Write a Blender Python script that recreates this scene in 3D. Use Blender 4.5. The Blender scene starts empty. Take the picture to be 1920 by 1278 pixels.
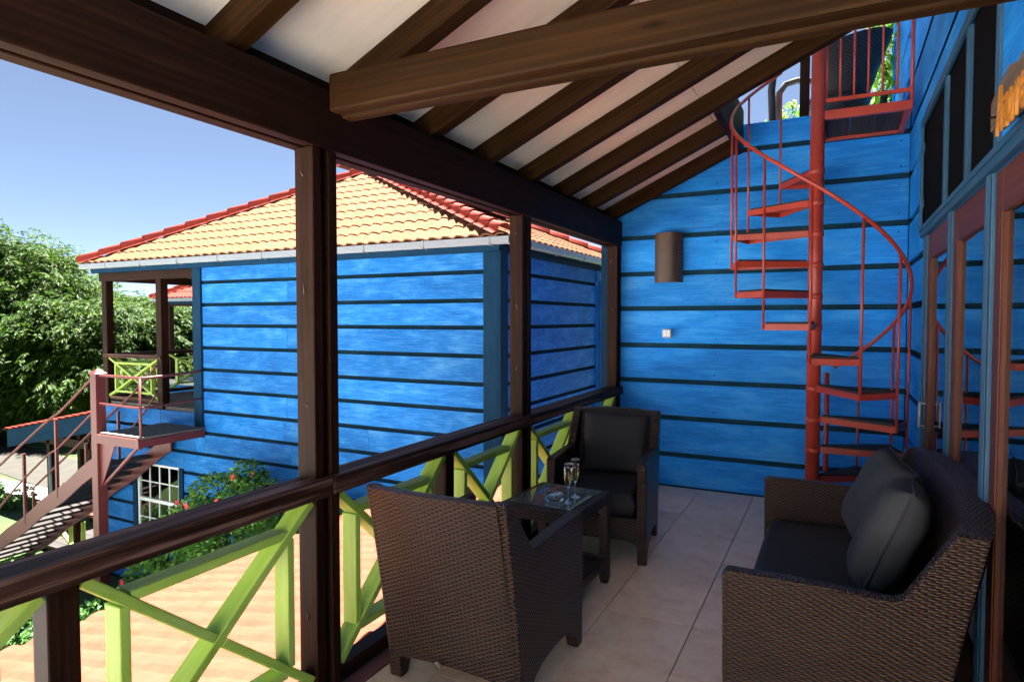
import bpy, bmesh, math, random
import numpy as np
from mathutils import Vector, Matrix
R = math.radians
random.seed(7); rng = np.random.default_rng(7)
S = bpy.context.scene
COL = S.collection

# ------------------------------------------------------------------ camera, sky, sun, exposure
cam = bpy.data.objects.new('camera', bpy.data.cameras.new('camera')); COL.objects.link(cam)
cam.data.sensor_width = 36; cam.data.lens = 1190 / 1920 * 36
cam.data.clip_start = .05; cam.data.clip_end = 2000
cam.location = (0, 0, 1.6); cam.rotation_euler = (R(88.0), 0, R(27.1))
S.camera = cam
SUN = Vector((0.0, .28, .96)).normalized()          # towards the sun
W = bpy.data.worlds.new('World'); S.world = W; W.use_nodes = True
nt = W.node_tree; nt.nodes.clear()
sky = nt.nodes.new('ShaderNodeTexSky'); sky.sky_type = 'NISHITA'; sky.sun_disc = False
sky.sun_elevation = math.asin(SUN.z); sky.sun_rotation = math.atan2(SUN.x, SUN.y)
sky.air_density = .18; sky.dust_density = .0; sky.ozone_density = .5; sky.altitude = 500
bg = nt.nodes.new('ShaderNodeBackground'); bg.inputs[1].default_value = .05
wo = nt.nodes.new('ShaderNodeOutputWorld')
hsv = nt.nodes.new('ShaderNodeHueSaturation'); hsv.inputs['Saturation'].default_value = 1.0; nt.links.new(sky.outputs[0], hsv.inputs['Color']); gm = nt.nodes.new('ShaderNodeGamma'); gm.inputs[1].default_value = .7; nt.links.new(hsv.outputs[0], gm.inputs[0]); nt.links.new(gm.outputs[0], bg.inputs[0]); nt.links.new(bg.outputs[0], wo.inputs[0])
sl = bpy.data.lights.new('sun', 'SUN'); sl.energy = 5.0; sl.angle = R(.53); sl.color = (1, .955, .89)
so = bpy.data.objects.new('sun', sl); COL.objects.link(so)
so.rotation_euler = SUN.to_track_quat('Z', 'Y').to_euler(); so.location = (0, 0, 20)
S.view_settings.view_transform = 'Standard'; S.view_settings.look = 'None'
S.view_settings.exposure = 3.65; S.view_settings.gamma = 1
S.render.engine = 'CYCLES'
S.cycles.max_bounces = 10; S.cycles.diffuse_bounces = 6; S.cycles.transparent_max_bounces = 24

# ------------------------------------------------------------------ materials
def newmat(name):
    m = bpy.data.materials.new(name); m.use_nodes = True
    n = m.node_tree; b = n.nodes['Principled BSDF']
    return m, n, b
def node(n, t, **kw):
    x = n.nodes.new('ShaderNode' + t)
    for k, v in kw.items():
        if k.startswith('i'):
            x.inputs[int(k[1:])].default_value = v
        else: setattr(x, k, v)
    return x
def L(n, a, ao, b, bi): n.links.new(a.outputs[ao], b.inputs[bi])
def coords(n, kind, scale, rnd=True):
    """UV or Object coordinates, scaled, shifted per object so that no two copies look alike"""
    tc = node(n, 'TexCoord'); mp = node(n, 'Mapping'); L(n, tc, kind, mp, 0)
    mp.inputs['Scale'].default_value = scale
    if rnd:
        oi = node(n, 'ObjectInfo'); ml = node(n, 'Math', operation='MULTIPLY', i1=37.0); L(n, oi, 'Random', ml, 0)
        L(n, ml, 0, mp, 1)
    return mp
def noise(n, vec, scale, detail=4, rough=.55):
    x = node(n, 'TexNoise'); x.inputs['Scale'].default_value = scale; x.inputs['Detail'].default_value = detail
    x.inputs['Roughness'].default_value = rough; L(n, vec, 0, x, 'Vector'); return x
def ramp(n, src, so, stops):
    r = node(n, 'ValToRGB'); L(n, src, so, r, 0); e = r.color_ramp.elements
    while len(e) < len(stops): e.new(.5)
    for k, (p, c) in zip(e, stops): k.position = p; k.color = (*c, 1)
    return r
def mix(n, fac, fo, a, ao, b, bo):
    m = node(n, 'Mix', data_type='RGBA')
    if fac is None: m.inputs[0].default_value = fo
    else: L(n, fac, fo, m, 0)
    L(n, a, ao, m, 6); L(n, b, bo, m, 7); return m
def bump(n, b, src, so, strength, dist):
    x = node(n, 'Bump'); x.inputs['Strength'].default_value = strength; x.inputs['Distance'].default_value = dist
    L(n, src, so, x, 'Height'); L(n, x, 0, b, 'Normal'); return x
def G(v): return (v, v, v)

def m_paint(name, dark, mid, light, rough=.5, wear=.62, grain=26, spec=.3, chips=None):
    """brushed paint on sawn boards, u runs along the grain"""
    m, n, b = newmat(name)
    mp = coords(n, 'UV', (2.2, grain * 1.5, 1)); n1 = noise(n, mp, 1.6, 7, .7)
    mp2 = coords(n, 'UV', (1.5, 4.0, 1)); n2 = noise(n, mp2, 1.5, 6, .62)
    r1 = ramp(n, n1, 0, [(.32, dark), (.5, mid), (wear + .06, light)])
    r2 = ramp(n, n2, 0, [(.3, dark), (.52, mid), (.72, light)])
    mx = mix(n, None, .58, r1, 0, r2, 0)
    oi = node(n, 'ObjectInfo'); mr = node(n, 'MapRange', i3=.84, i4=1.14); L(n, oi, 'Random', mr, 0)
    hs = node(n, 'HueSaturation'); L(n, mr, 0, hs, 'Value'); L(n, mx, 2, hs, 'Color'); out = (hs, 0)
    if chips:
        mp3 = coords(n, 'UV', (3.2, 34, 1)); n3 = noise(n, mp3, 2.3, 5, .7)
        r3 = ramp(n, n3, 0, [(.69, G(0)), (.74, G(1))]); cc = node(n, 'RGB'); cc.outputs[0].default_value = (*chips, 1)
        m3 = mix(n, r3, 0, hs, 0, cc, 0); out = (m3, 2)
    L(n, *out, b, 'Base Color'); b.inputs['Roughness'].default_value = rough
    b.inputs['Specular IOR Level'].default_value = spec
    bump(n, b, n1, 0, .35, .003)
    return m
def m_wood(name, c0, c1, c2, rough=.45, grain=38, spec=.4, bmp=.4, hard=.2):
    m, n, b = newmat(name)
    mp = coords(n, 'UV', (.9, grain, 1)); nz = noise(n, mp, 1.2, 6, .6)
    w2 = coords(n, 'UV', (1.2, 6, 1)); nb = noise(n, w2, 1.1, 3)
    r = ramp(n, nz, 0, [(.5 - hard, c0), (.5, c1), (.5 + hard, c2)]); r2 = ramp(n, nb, 0, [(.3, c0), (.6, c1), (.85, c2)])
    mx = mix(n, None, .4, r, 0, r2, 0)
    kc = coords(n, 'UV', (1.15, 4.6, 1)); vo = node(n, 'TexVoronoi'); vo.inputs['Scale'].default_value = 1.0; L(n, kc, 0, vo, 'Vector')
    kr = ramp(n, vo, 'Distance', [(.0, (.22, .2, .2)), (.055, (.35, .32, .3)), (.075, (1, 1, 1))])
    km = node(n, 'Mix', data_type='RGBA', blend_type='MULTIPLY'); km.inputs[0].default_value = .9; L(n, mx, 2, km, 6); L(n, kr, 0, km, 7)
    L(n, km, 2, b, 'Base Color'); b.inputs['Roughness'].default_value = rough
    b.inputs['Specular IOR Level'].default_value = spec
    bump(n, b, nz, 0, bmp, .003); return m
def m_plain(name, c, rough=.5, var=.12, scale=9, metal=0, spec=.5, bmp=0, kind='Object'):
    m, n, b = newmat(name)
    mp = coords(n, kind, (1, 1, 1)); nz = noise(n, mp, scale, 5, .6)
    lo = tuple(x * (1 - var) for x in c); hi = tuple(min(1, x * (1 + var)) for x in c)
    r = ramp(n, nz, 0, [(.3, lo), (.7, hi)]); L(n, r, 0, b, 'Base Color')
    b.inputs['Roughness'].default_value = rough; b.inputs['Metallic'].default_value = metal
    b.inputs['Specular IOR Level'].default_value = spec
    if bmp: bump(n, b, nz, 0, bmp, .01)
    return m
def m_leaf(name, c0, c1, c2, trans=.35, rough=.45):
    m, n, b = newmat(name)
    tc = node(n, 'TexCoord'); nz = node(n, 'TexNoise'); nz.inputs['Scale'].default_value = 1.7; nz.inputs['Detail'].default_value = 4
    L(n, tc, 'Object', nz, 0)
    wn = node(n, 'TexWhiteNoise', noise_dimensions='3D'); ge = node(n, 'NewGeometry')
    at = node(n, 'Attribute', attribute_name='rnd'); 
    ad = node(n, 'Math', operation='MULTIPLY_ADD', i1=.5, i2=0.0); L(n, at, 'Fac', ad, 0)
    a2 = node(n, 'Math', operation='MULTIPLY_ADD', i1=.6); L(n, nz, 0, a2, 0); L(n, ad, 0, a2, 2)
    r = ramp(n, a2, 0, [(.3, c0), (.55, c1), (.8, c2)])
    L(n, r, 0, b, 'Base Color'); b.inputs['Roughness'].default_value = rough; b.inputs['Specular IOR Level'].default_value = .2
    tr = node(n, 'BsdfTranslucent'); hs = node(n, 'HueSaturation'); hs.inputs['Value'].default_value = 1.5; L(n, r, 0, hs, 'Color'); L(n, hs, 0, tr, 0)
    ms = node(n, 'MixShader', i0=trans); L(n, b, 0, ms, 1); L(n, tr, 0, ms, 2)
    L(n, ms, 0, n.nodes['Material Output'], 0); return m
def m_wicker(name, c0, c1, p=.0195, q=.0088):
    m, n, b = newmat(name)
    tc = node(n, 'TexCoord'); sp = node(n, 'SeparateXYZ'); L(n, tc, 'UV', sp, 0)
    u = node(n, 'Math', operation='DIVIDE', i1=p); L(n, sp, 0, u, 0)
    v = node(n, 'Math', operation='DIVIDE', i1=q); L(n, sp, 1, v, 0)
    row = node(n, 'Math', operation='FLOOR'); L(n, v, 0, row, 0)
    a = node(n, 'Math', operation='ADD'); L(n, u, 0, a, 0); L(n, row, 0, a, 1)
    pi = node(n, 'Math', operation='MULTIPLY', i1=math.pi); L(n, a, 0, pi, 0)
    co = node(n, 'Math', operation='COSINE'); L(n, pi, 0, co, 0)
    over = node(n, 'MapRange', i1=-1.0, i2=1.0, i3=.12, i4=1.0); L(n, co, 0, over, 0)
    fr = node(n, 'Math', operation='FRACT'); L(n, v, 0, fr, 0)
    f2 = node(n, 'Math', operation='MULTIPLY', i1=math.pi); L(n, fr, 0, f2, 0)
    sn = node(n, 'Math', operation='SINE'); L(n, f2, 0, sn, 0)
    pw = node(n, 'Math', operation='POWER', i1=.6); L(n, sn, 0, pw, 0)
    h = node(n, 'Math', operation='MULTIPLY'); L(n, pw, 0, h, 0); L(n, over, 0, h, 1)
    nz = node(n, 'TexNoise'); nz.inputs['Scale'].default_value = 60; L(n, tc, 'UV', nz, 0)
    hm = node(n, 'Math', operation='MULTIPLY_ADD', i1=.25); L(n, nz, 0, hm, 0); L(n, h, 0, hm, 2)
    r = ramp(n, hm, 0, [(.18, c0), (.55, tuple((x + y) / 2 for x, y in zip(c0, c1))), (1, c1)]); L(n, r, 0, b, 'Base Color')
    b.inputs['Roughness'].default_value = .34; b.inputs['Specular IOR Level'].default_value = .36
    bump(n, b, h, 0, 1.0, .006); return m
def m_glass(name, tint=(1, 1, 1), ior=1.5, gloss=.0, base=.06, painted_sheen=0):
    """thin pane: clear straight through, mirror-like by Fresnel"""
    m, n, b = newmat(name)
    fr = node(n, 'Fresnel'); fr.inputs[0].default_value = ior
    ad = node(n, 'Math', operation='ADD', i1=base, use_clamp=True); L(n, fr, 0, ad, 0)
    tp = node(n, 'BsdfTransparent'); tp.inputs[0].default_value = (*tint, 1)
    gl = node(n, 'BsdfGlossy'); gl.inputs['Roughness'].default_value = gloss
    ms = node(n, 'MixShader'); L(n, ad, 0, ms, 0); L(n, tp, 0, ms, 1); L(n, gl, 0, ms, 2)
    if painted_sheen:
        df = node(n, 'BsdfDiffuse'); df.inputs[0].default_value = (.45, .55, .54, 1); m2 = node(n, 'MixShader', i0=painted_sheen); L(n, ms, 0, m2, 1); L(n, df, 0, m2, 2); ms = m2  # flat pale tint painted in for a sky reflection on the glass
    L(n, ms, 0, n.nodes['Material Output'], 0); return m

M = {}
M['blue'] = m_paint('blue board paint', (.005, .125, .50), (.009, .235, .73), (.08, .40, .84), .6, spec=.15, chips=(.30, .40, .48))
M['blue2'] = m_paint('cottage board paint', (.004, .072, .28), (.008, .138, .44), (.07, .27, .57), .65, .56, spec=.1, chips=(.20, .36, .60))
M['teal'] = m_paint('teal trim paint', (.003, .022, .050), (.005, .030, .068), (.008, .042, .085), .7, wear=.7, spec=.06)
M['recess'] = m_paint('dark teal batten', (.002, .010, .018), (.004, .017, .028), (.012, .034, .052), .8, wear=.8, spec=.04)
M['recess2'] = m_paint('teal batten', (.004, .024, .042), (.007, .036, .060), (.02, .06, .09), .7, wear=.8, spec=.06)
M['trim'] = m_paint('blue door trim', (.014, .055, .11), (.020, .075, .15), (.04, .115, .20), wear=.7)
M['dark'] = m_wood('dark stained timber', (.006, .0022, .0011), (.017, .006, .0027), (.042, .0155, .007), .55, spec=.08)
M['rafter'] = m_wood('brown stained rafter', (.011, .0048, .0017), (.027, .0115, .0034), (.053, .0245, .0072), .6, spec=.06)
M['rail'] = m_wood('weathered handrail', (.006, .0025, .0016), (.045, .019, .012), (.22, .118, .084), .6, 30, .08, 1.0, .12)
M['deck'] = m_wood('grey deck board', (.06, .055, .05), (.105, .098, .09), (.16, .15, .14), .8, spec=.15)
M['tread'] = m_wood('dark tread board', (.018, .016, .015), (.036, .031, .029), (.07, .06, .057), .75, spec=.2)
M['door'] = m_wood('red brown door', (.05, .012, .006), (.085, .022, .010), (.13, .042, .018), .45, spec=.2)
M['ply'] = m_paint('painted plywood ceiling', (.70, .62, .50), (.82, .73, .60), (.88, .80, .68), .7, .7, 9)
M['lime'] = m_paint('lime rail paint', (.22, .36, .035), (.32, .46, .07), (.45, .57, .18), .5, .66, 14, .2)
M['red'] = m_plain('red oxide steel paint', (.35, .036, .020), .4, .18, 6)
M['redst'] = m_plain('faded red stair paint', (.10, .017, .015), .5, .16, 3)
M['tile_y'] = m_plain('ochre roof tile', (.150, .070, .040), .85, .14, 2.2, 0, .03)
M['tile_p'] = m_plain('peach roof tile', (.150, .046, .028), .85, .14, 5, 0, .03)
M['tile_r'] = m_plain('red ridge tile', (.19, .026, .017), .7, .12, 4, 0, .1)
M['gutter'] = m_plain('pale grey gutter', (.22, .25, .28), .45, .05, 3)
M['white'] = m_plain('white frame paint', (.72, .76, .76), .4, .06, 6)
M['wicker'] = m_wicker('dark woven wicker', (.001, .0005, .0004), (.068, .030, .018), .0195, .0092)
M['wicker2'] = m_wicker('black woven wicker', (.003, .003, .003), (.03, .03, .034), .03, .015)
M['cloth'] = m_plain('charcoal cushion cloth', (.020, .019, .022), .8, .25, 220, 0, .3, .25)
M['cloth2'] = m_plain('grey pillow cloth', (.036, .038, .045), .75, .15, 260, 0, .35, .2)
M['grout'] = m_plain('grout', (.12, .095, .08), .9, .2, 20)
M['edging'] = m_plain('maroon floor edging', (.16, .055, .06), .5, .15, 9)
M['stone'] = m_plain('grey stone', (.22, .21, .20), .85, .3, 5, 0, .3, .3)
M['concrete'] = m_plain('pale concrete', (.50, .49, .47), .85, .12, 3, 0, .3, .1)
M['paving'] = m_plain('sunlit path concrete', (.045, .043, .038), .9, .12, 3, 0, .0, .1)
M['render'] = m_plain('cream bounce wall', (.72, .70, .66), .9, .06, 2, 0, .1)
M['pale'] = m_plain('pale bounce floor', (.66, .62, .57), .7, .05, 3)
M['soil'] = m_plain('dark soil', (.045, .032, .022), .95, .4, 5, 0, .2, .4)
M['terra'] = m_plain('terracotta', (.48, .20, .12), .7, .12, 8)
M['lamp'] = m_plain('brown lamp shade', (.055, .028, .016), .5, .2, 6)
M['plastic'] = m_plain('grey plastic', (.34, .38, .42), .4, .03, 5)
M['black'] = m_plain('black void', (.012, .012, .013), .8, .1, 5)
M['screen'] = m_plain('black insect screen', (.005, .005, .006), .9, .3, 90, 0, .02)
M['curtain'] = m_plain('pale curtain', (.40, .42, .42), .9, .12, 3)
M['gold'] = m_plain('ochre letter paint', (.42, .155, .013), .45, .12, 9)
M['drift'] = m_wood('driftwood plank', (.06, .04, .03), (.12, .085, .07), (.19, .15, .13), .8, spec=.1)
M['bark'] = m_plain('bark', (.10, .075, .055), .9, .3, 9, 0, .2, .4)
M['leaf'] = m_leaf('feathery tree leaf', (.006, .023, .0012), (.020, .055, .0025), (.050, .085, .005), .28, .6)
M['leafb'] = m_leaf('shrub leaf', (.020, .075, .014), (.065, .17, .030), (.18, .30, .055), .3, .55)
M['leafd'] = m_leaf('hedge leaf', (.012, .045, .010), (.03, .09, .018), (.07, .15, .03), .25)
M['leafv'] = m_leaf('vine leaf', (.03, .10, .008), (.07, .19, .018), (.14, .26, .035), .5, .6)
M['flower'] = m_plain('red petal', (.72, .025, .06), .5, .2, 30)
M['glass'] = m_glass('door glass', (.80, .90, .92), 1.5, .0, .22)
M['pane'] = m_glass('window glass', (.75, .82, .82), 1.5, .0, .06)
M['tint'] = m_glass('dark transom glass', (.16, .18, .18), 1.5, .02, .0)
M['tabletop'] = m_glass('table glass', (.72, .90, .88), 1.5, .0, .3, .16)
def m_realglass(name, c=(1, 1, 1), ior=1.45, rough=0):
    m, n, b = newmat(name); b.inputs['Base Color'].default_value = (*c, 1); b.inputs['Roughness'].default_value = rough
    b.inputs['Transmission Weight'].default_value = 1; b.inputs['IOR'].default_value = ior; return m
M['crystal'] = m_realglass('flute glass', (1, 1, 1), 1.45)
M['thick'] = m_realglass('thick ashtray glass', (.93, .98, .98), 1.45)
M['wine'] = m_realglass('sparkling wine', (.98, .86, .48), 1.33)
def m_floor():
    m, n, b = newmat('beige floor tile')
    mp = coords(n, 'Object', (1, 1, 1)); n1 = noise(n, mp, 9, 8, .65); n2 = noise(n, mp, 2.2, 3)
    r1 = ramp(n, n1, 0, [(.3, (.60, .37, .22)), (.5, (.82, .58, .39)), (.72, (.88, .70, .52))])
    r2 = ramp(n, n2, 0, [(.3, (.70, .45, .28)), (.7, (.86, .68, .50))])
    mx = mix(n, None, .4, r1, 0, r2, 0)
    oi = node(n, 'ObjectInfo'); mr = node(n, 'MapRange', i3=.90, i4=1.08); L(n, oi, 'Random', mr, 0)
    hs = node(n, 'HueSaturation'); L(n, mr, 0, hs, 'Value'); L(n, mx, 2, hs, 'Color'); L(n, hs, 0, b, 'Base Color')
    b.inputs['Roughness'].default_value = .32; bump(n, b, n1, 0, .06, .002); return m
M['floor'] = m_floor()
def m_grass():
    m, n, b = newmat('lawn grass')
    tc = node(n, 'TexCoord'); a = noise(n, tc, .35, 4); a2 = node(n, 'TexNoise'); a2.inputs['Scale'].default_value = 7; a2.inputs['Detail'].default_value = 8
    n.links.new(tc.outputs['Object'], a.inputs[0]); n.links.new(tc.outputs['Object'], a2.inputs[0])
    r = ramp(n, a, 0, [(.35, (.014, .044, .004)), (.55, (.034, .062, .007)), (.72, (.072, .068, .02))])
    r2 = ramp(n, a2, 0, [(.3, (.010, .032, .003)), (.7, (.048, .070, .014))]); mx = mix(n, None, .45, r, 0, r2, 0)
    L(n, mx, 2, b, 'Base Color'); b.inputs['Roughness'].default_value = .95; bump(n, b, a2, 0, .7, .05); return m
M['grass'] = m_grass()

# ------------------------------------------------------------------ mesh helpers
class MB:
    def __init__(s): s.v = []; s.f = []; s.uv = []; s.sm = []
    def face(s, idx, uv=None, smooth=False): s.f.append(tuple(idx)); s.uv.append(uv); s.sm.append(smooth)
    def hexa(s, P, lens=None):
        """P: 8 points, bottom ring 0-3, top ring 4-7 (both ccw from above); u along longest edge"""
        b = len(s.v); P = [Vector(p) for p in P]; s.v += [tuple(p) for p in P]
        l = [(P[1] - P[0]).length, (P[3] - P[0]).length, (P[4] - P[0]).length]
        ax = l.index(max(l)); o = random.random() * 3
        def k(i):   # local coordinates of corner i
            x = l[0] if i in (1, 2, 5, 6) else 0; y = l[1] if i in (2, 3, 6, 7) else 0; z = l[2] if i > 3 else 0
            return (x, y, z)
        for q in ((3, 2, 1, 0), (4, 5, 6, 7), (0, 1, 5, 4), (1, 2, 6, 5), (2, 3, 7, 6), (3, 0, 4, 7)):
            c = [k(i) for i in q]; var = [a for a in range(3) if len({t[a] for t in c}) > 1]
            if len(var) < 2: var = [0, 1]
            if ax in var: ua = ax; va = [a for a in var if a != ax][0]
            else: ua, va = var[0], var[1]
            s.face([b + i for i in q], [(t[ua], t[va] + o + .37 * va) for t in c])
        return s
    def box(s, x0, x1, y0, y1, z0, z1):
        return s.hexa([(x0, y0, z0), (x1, y0, z0), (x1, y1, z0), (x0, y1, z0), (x0, y0, z1), (x1, y0, z1), (x1, y1, z1), (x0, y1, z1)])
    def bar(s, p, q, w, h, up=(0, 0, 1)):
        """straight bar p->q, w across, h along up"""
        p, q = Vector(p), Vector(q); d = (q - p).normalized(); up = Vector(up)
        sd = d.cross(up).normalized() * (w / 2); u = sd.cross(d).normalized() * (h / 2)
        return s.hexa([p - sd - u, p + sd - u, q + sd - u, q - sd - u, p - sd + u, p + sd + u, q + sd + u, q - sd + u])
    def tube(s, pts, r, n=8, cap=True, closed=False):
        pts = [Vector(p) for p in pts]; rs = r if isinstance(r, (list, tuple)) else [r] * len(pts)
        b = len(s.v); N = len(pts); pn = None; run = 0
        for i, p in enumerate(pts):
            t = (pts[min(i + 1, N - 1)] - pts[max(i - 1, 0)]).normalized()
            if pn is None: pn = t.orthogonal().normalized()
            pn = (pn - t * pn.dot(t)).normalized(); bn = t.cross(pn)
            for k in range(n):
                a = 2 * math.pi * k / n; s.v.append(tuple(p + (pn * math.cos(a) + bn * math.sin(a)) * rs[i]))
        for i in range(N - 1):
            l = (pts[i + 1] - pts[i]).length; 
            for k in range(n):
                k2 = (k + 1) % n; c = 2 * math.pi * rs[i] / n
                s.face([b + i * n + k, b + i * n + k2, b + (i + 1) * n + k2, b + (i + 1) * n + k],
                       [(run, k * c), (run, (k + 1) * c), (run + l, (k + 1) * c), (run + l, k * c)], True)
            run += l
        if cap:
            s.face([b + k for k in range(n)][::-1]); s.face([b + (N - 1) * n + k for k in range(n)])
        return s
    def lathe(s, prof, n=24, c=(0, 0, 0), smooth=True, cap=True):
        b = len(s.v)
        for r, z in prof:
            for k in range(n):
                a = 2 * math.pi * k / n; s.v.append((c[0] + r * math.cos(a), c[1] + r * math.sin(a), c[2] + z))
        for i in range(len(prof) - 1):
            for k in range(n):
                k2 = (k + 1) % n
                s.face([b + i * n + k, b + i * n + k2, b + (i + 1) * n + k2, b + (i + 1) * n + k], None, smooth)
        if cap:
            if prof[0][0] > 1e-5: s.face([b + k for k in range(n)][::-1])
            if prof[-1][0] > 1e-5: s.face([b + (len(prof) - 1) * n + k for k in range(n)])
        return s
    def prism(s, poly, fn, t):
        """poly: list of (a,b); fn(a,b,h) -> point ; extruded h=0..t"""
        b = len(s.v); N = len(poly)
        s.v += [tuple(fn(a, c, 0)) for a, c in poly] + [tuple(fn(a, c, t)) for a, c in poly]
        s.face(list(range(b, b + N))[::-1]); s.face(list(range(b + N, b + 2 * N)))
        for i in range(N):
            j = (i + 1) % N; s.face([b + i, b + j, b + N + j, b + N + i])
        return s
    def grid(s, fn, nu, nv, smooth=True, flip=False, uvs=None):
        b = len(s.v)
        for i in range(nu + 1):
            for j in range(nv + 1): s.v.append(tuple(fn(i / nu, j / nv)))
        k = lambda i, j: b + i * (nv + 1) + j
        for i in range(nu):
            for j in range(nv):
                q = [k(i, j), k(i + 1, j), k(i + 1, j + 1), k(i, j + 1)]
                u = None
                if uvs: u = [uvs(i / nu, j / nv), uvs((i + 1) / nu, j / nv), uvs((i + 1) / nu, (j + 1) / nv), uvs(i / nu, (j + 1) / nv)]
                if flip: q = q[::-1]; u = u[::-1] if u else None
                s.face(q, u, smooth)
        return s
    def mesh(s, name, mat, boxuv=False, fix=True):
        me = bpy.data.meshes.new(name); me.from_pydata(s.v, [], s.f)
        if fix:
            bm = bmesh.new(); bm.from_mesh(me); bmesh.ops.recalc_face_normals(bm, faces=bm.faces); bm.to_mesh(me); bm.free()
        lay = me.uv_layers.new(name='UVMap'); vs = me.vertices
        for p in me.polygons:
            uv = s.uv[p.index]; p.use_smooth = s.sm[p.index]
            if uv is not None and not boxuv:
                mp = {vi: t for vi, t in zip(s.f[p.index], uv)}
                for li in p.loop_indices: lay.data[li].uv = mp[me.loops[li].vertex_index]
            else:
                nn = p.normal; ax = max(range(3), key=lambda a: abs(nn[a]))
                for li in p.loop_indices:
                    c = vs[me.loops[li].vertex_index].co
                    lay.data[li].uv = (c.y, c.z) if ax == 0 else (c.x, c.z) if ax == 1 else (c.x, c.y)
        me.materials.append(mat if not isinstance(mat, str) else M[mat]); return me
    def build(s, name, mat, parent=None, bevel=0, boxuv=False, kind=None, fix=True):
        o = bpy.data.objects.new(name, s.mesh(name, mat, boxuv, fix)); COL.objects.link(o); o.parent = parent
        if bevel:
            b = o.modifiers.new('bevel', 'BEVEL'); b.width = bevel; b.segments = 2; b.limit_method = 'ANGLE'; b.angle_limit = R(50)
        if kind: o['kind'] = kind
        return o
def tag(o, label, cat, group=None):
    o['label'] = label; o['category'] = cat
    if group: o['group'] = group
    return o
def thing(name, label, cat, loc=(0, 0, 0), rz=0, group=None):
    o = bpy.data.objects.new(name, None); COL.objects.link(o); o.location = loc; o.rotation_euler = (0, 0, rz)
    o.empty_display_size = .2
    return tag(o, label, cat, group)
def part(name, parent):
    o = bpy.data.objects.new(name, None); COL.objects.link(o); o.parent = parent; o.empty_display_size = .1; return o
def inst(me, name, parent, loc=(0, 0, 0), rot=None, mat4=None):
    o = bpy.data.objects.new(name, me); COL.objects.link(o); o.parent = parent
    if mat4 is not None: o.matrix_local = mat4
    else:
        o.location = loc
        if rot: o.rotation_euler = rot
    return o
def copy_tree(o, parent=None):
    c = o.copy(); COL.objects.link(c); c.parent = parent
    for ch in list(o.children): copy_tree(ch, c)
    return c
def leaves(name, mat, parent, P, D, size, width, droop=.3, kind=None):
    """P: n x 3 leaf bases, D: n x 3 directions, each a bent two-quad leaf"""
    n = len(P); D = D / np.linalg.norm(D, axis=1, keepdims=True)
    sz = size * rng.uniform(.65, 1.3, (n, 1)); up = np.tile([0, 0, 1.], (n, 1)) + rng.normal(0, .5, (n, 3))
    sd = np.cross(D, up); sd /= np.linalg.norm(sd, axis=1, keepdims=True); sd *= width * rng.uniform(.7, 1.2, (n, 1)) / 2
    dn = np.array([0, 0, -1.]) * droop * sz
    m = P + D * sz * .5; t = P + D * sz + dn
    V = np.stack([P, m - sd, t, m + sd], 1).reshape(-1, 3)
    me = bpy.data.meshes.new(name); i = np.arange(n) * 4
    F = np.concatenate([np.stack([i, i + 1, i + 2], 1), np.stack([i, i + 2, i + 3], 1)])
    me.vertices.add(len(V)); me.vertices.foreach_set('co', V.ravel().astype(np.float32))
    me.loops.add(F.size); me.loops.foreach_set('vertex_index', F.ravel().astype(np.int32))
    me.polygons.add(len(F)); me.polygons.foreach_set('loop_start', (np.arange(len(F)) * 3).astype(np.int32))
    me.polygons.foreach_set('loop_total', np.full(len(F), 3, np.int32)); me.update()
    at = me.attributes.new('rnd', 'FLOAT', 'POINT'); at.data.foreach_set('value', np.repeat(rng.random(n), 4).astype(np.float32))
    me.materials.append(M[mat]); o = bpy.data.objects.new(name, me); COL.objects.link(o); o.parent = parent
    if kind: o['kind'] = kind
    return o
def unit(n): 
    v = rng.normal(0, 1, (n, 3)); return v / np.linalg.norm(v, axis=1, keepdims=True)

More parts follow.
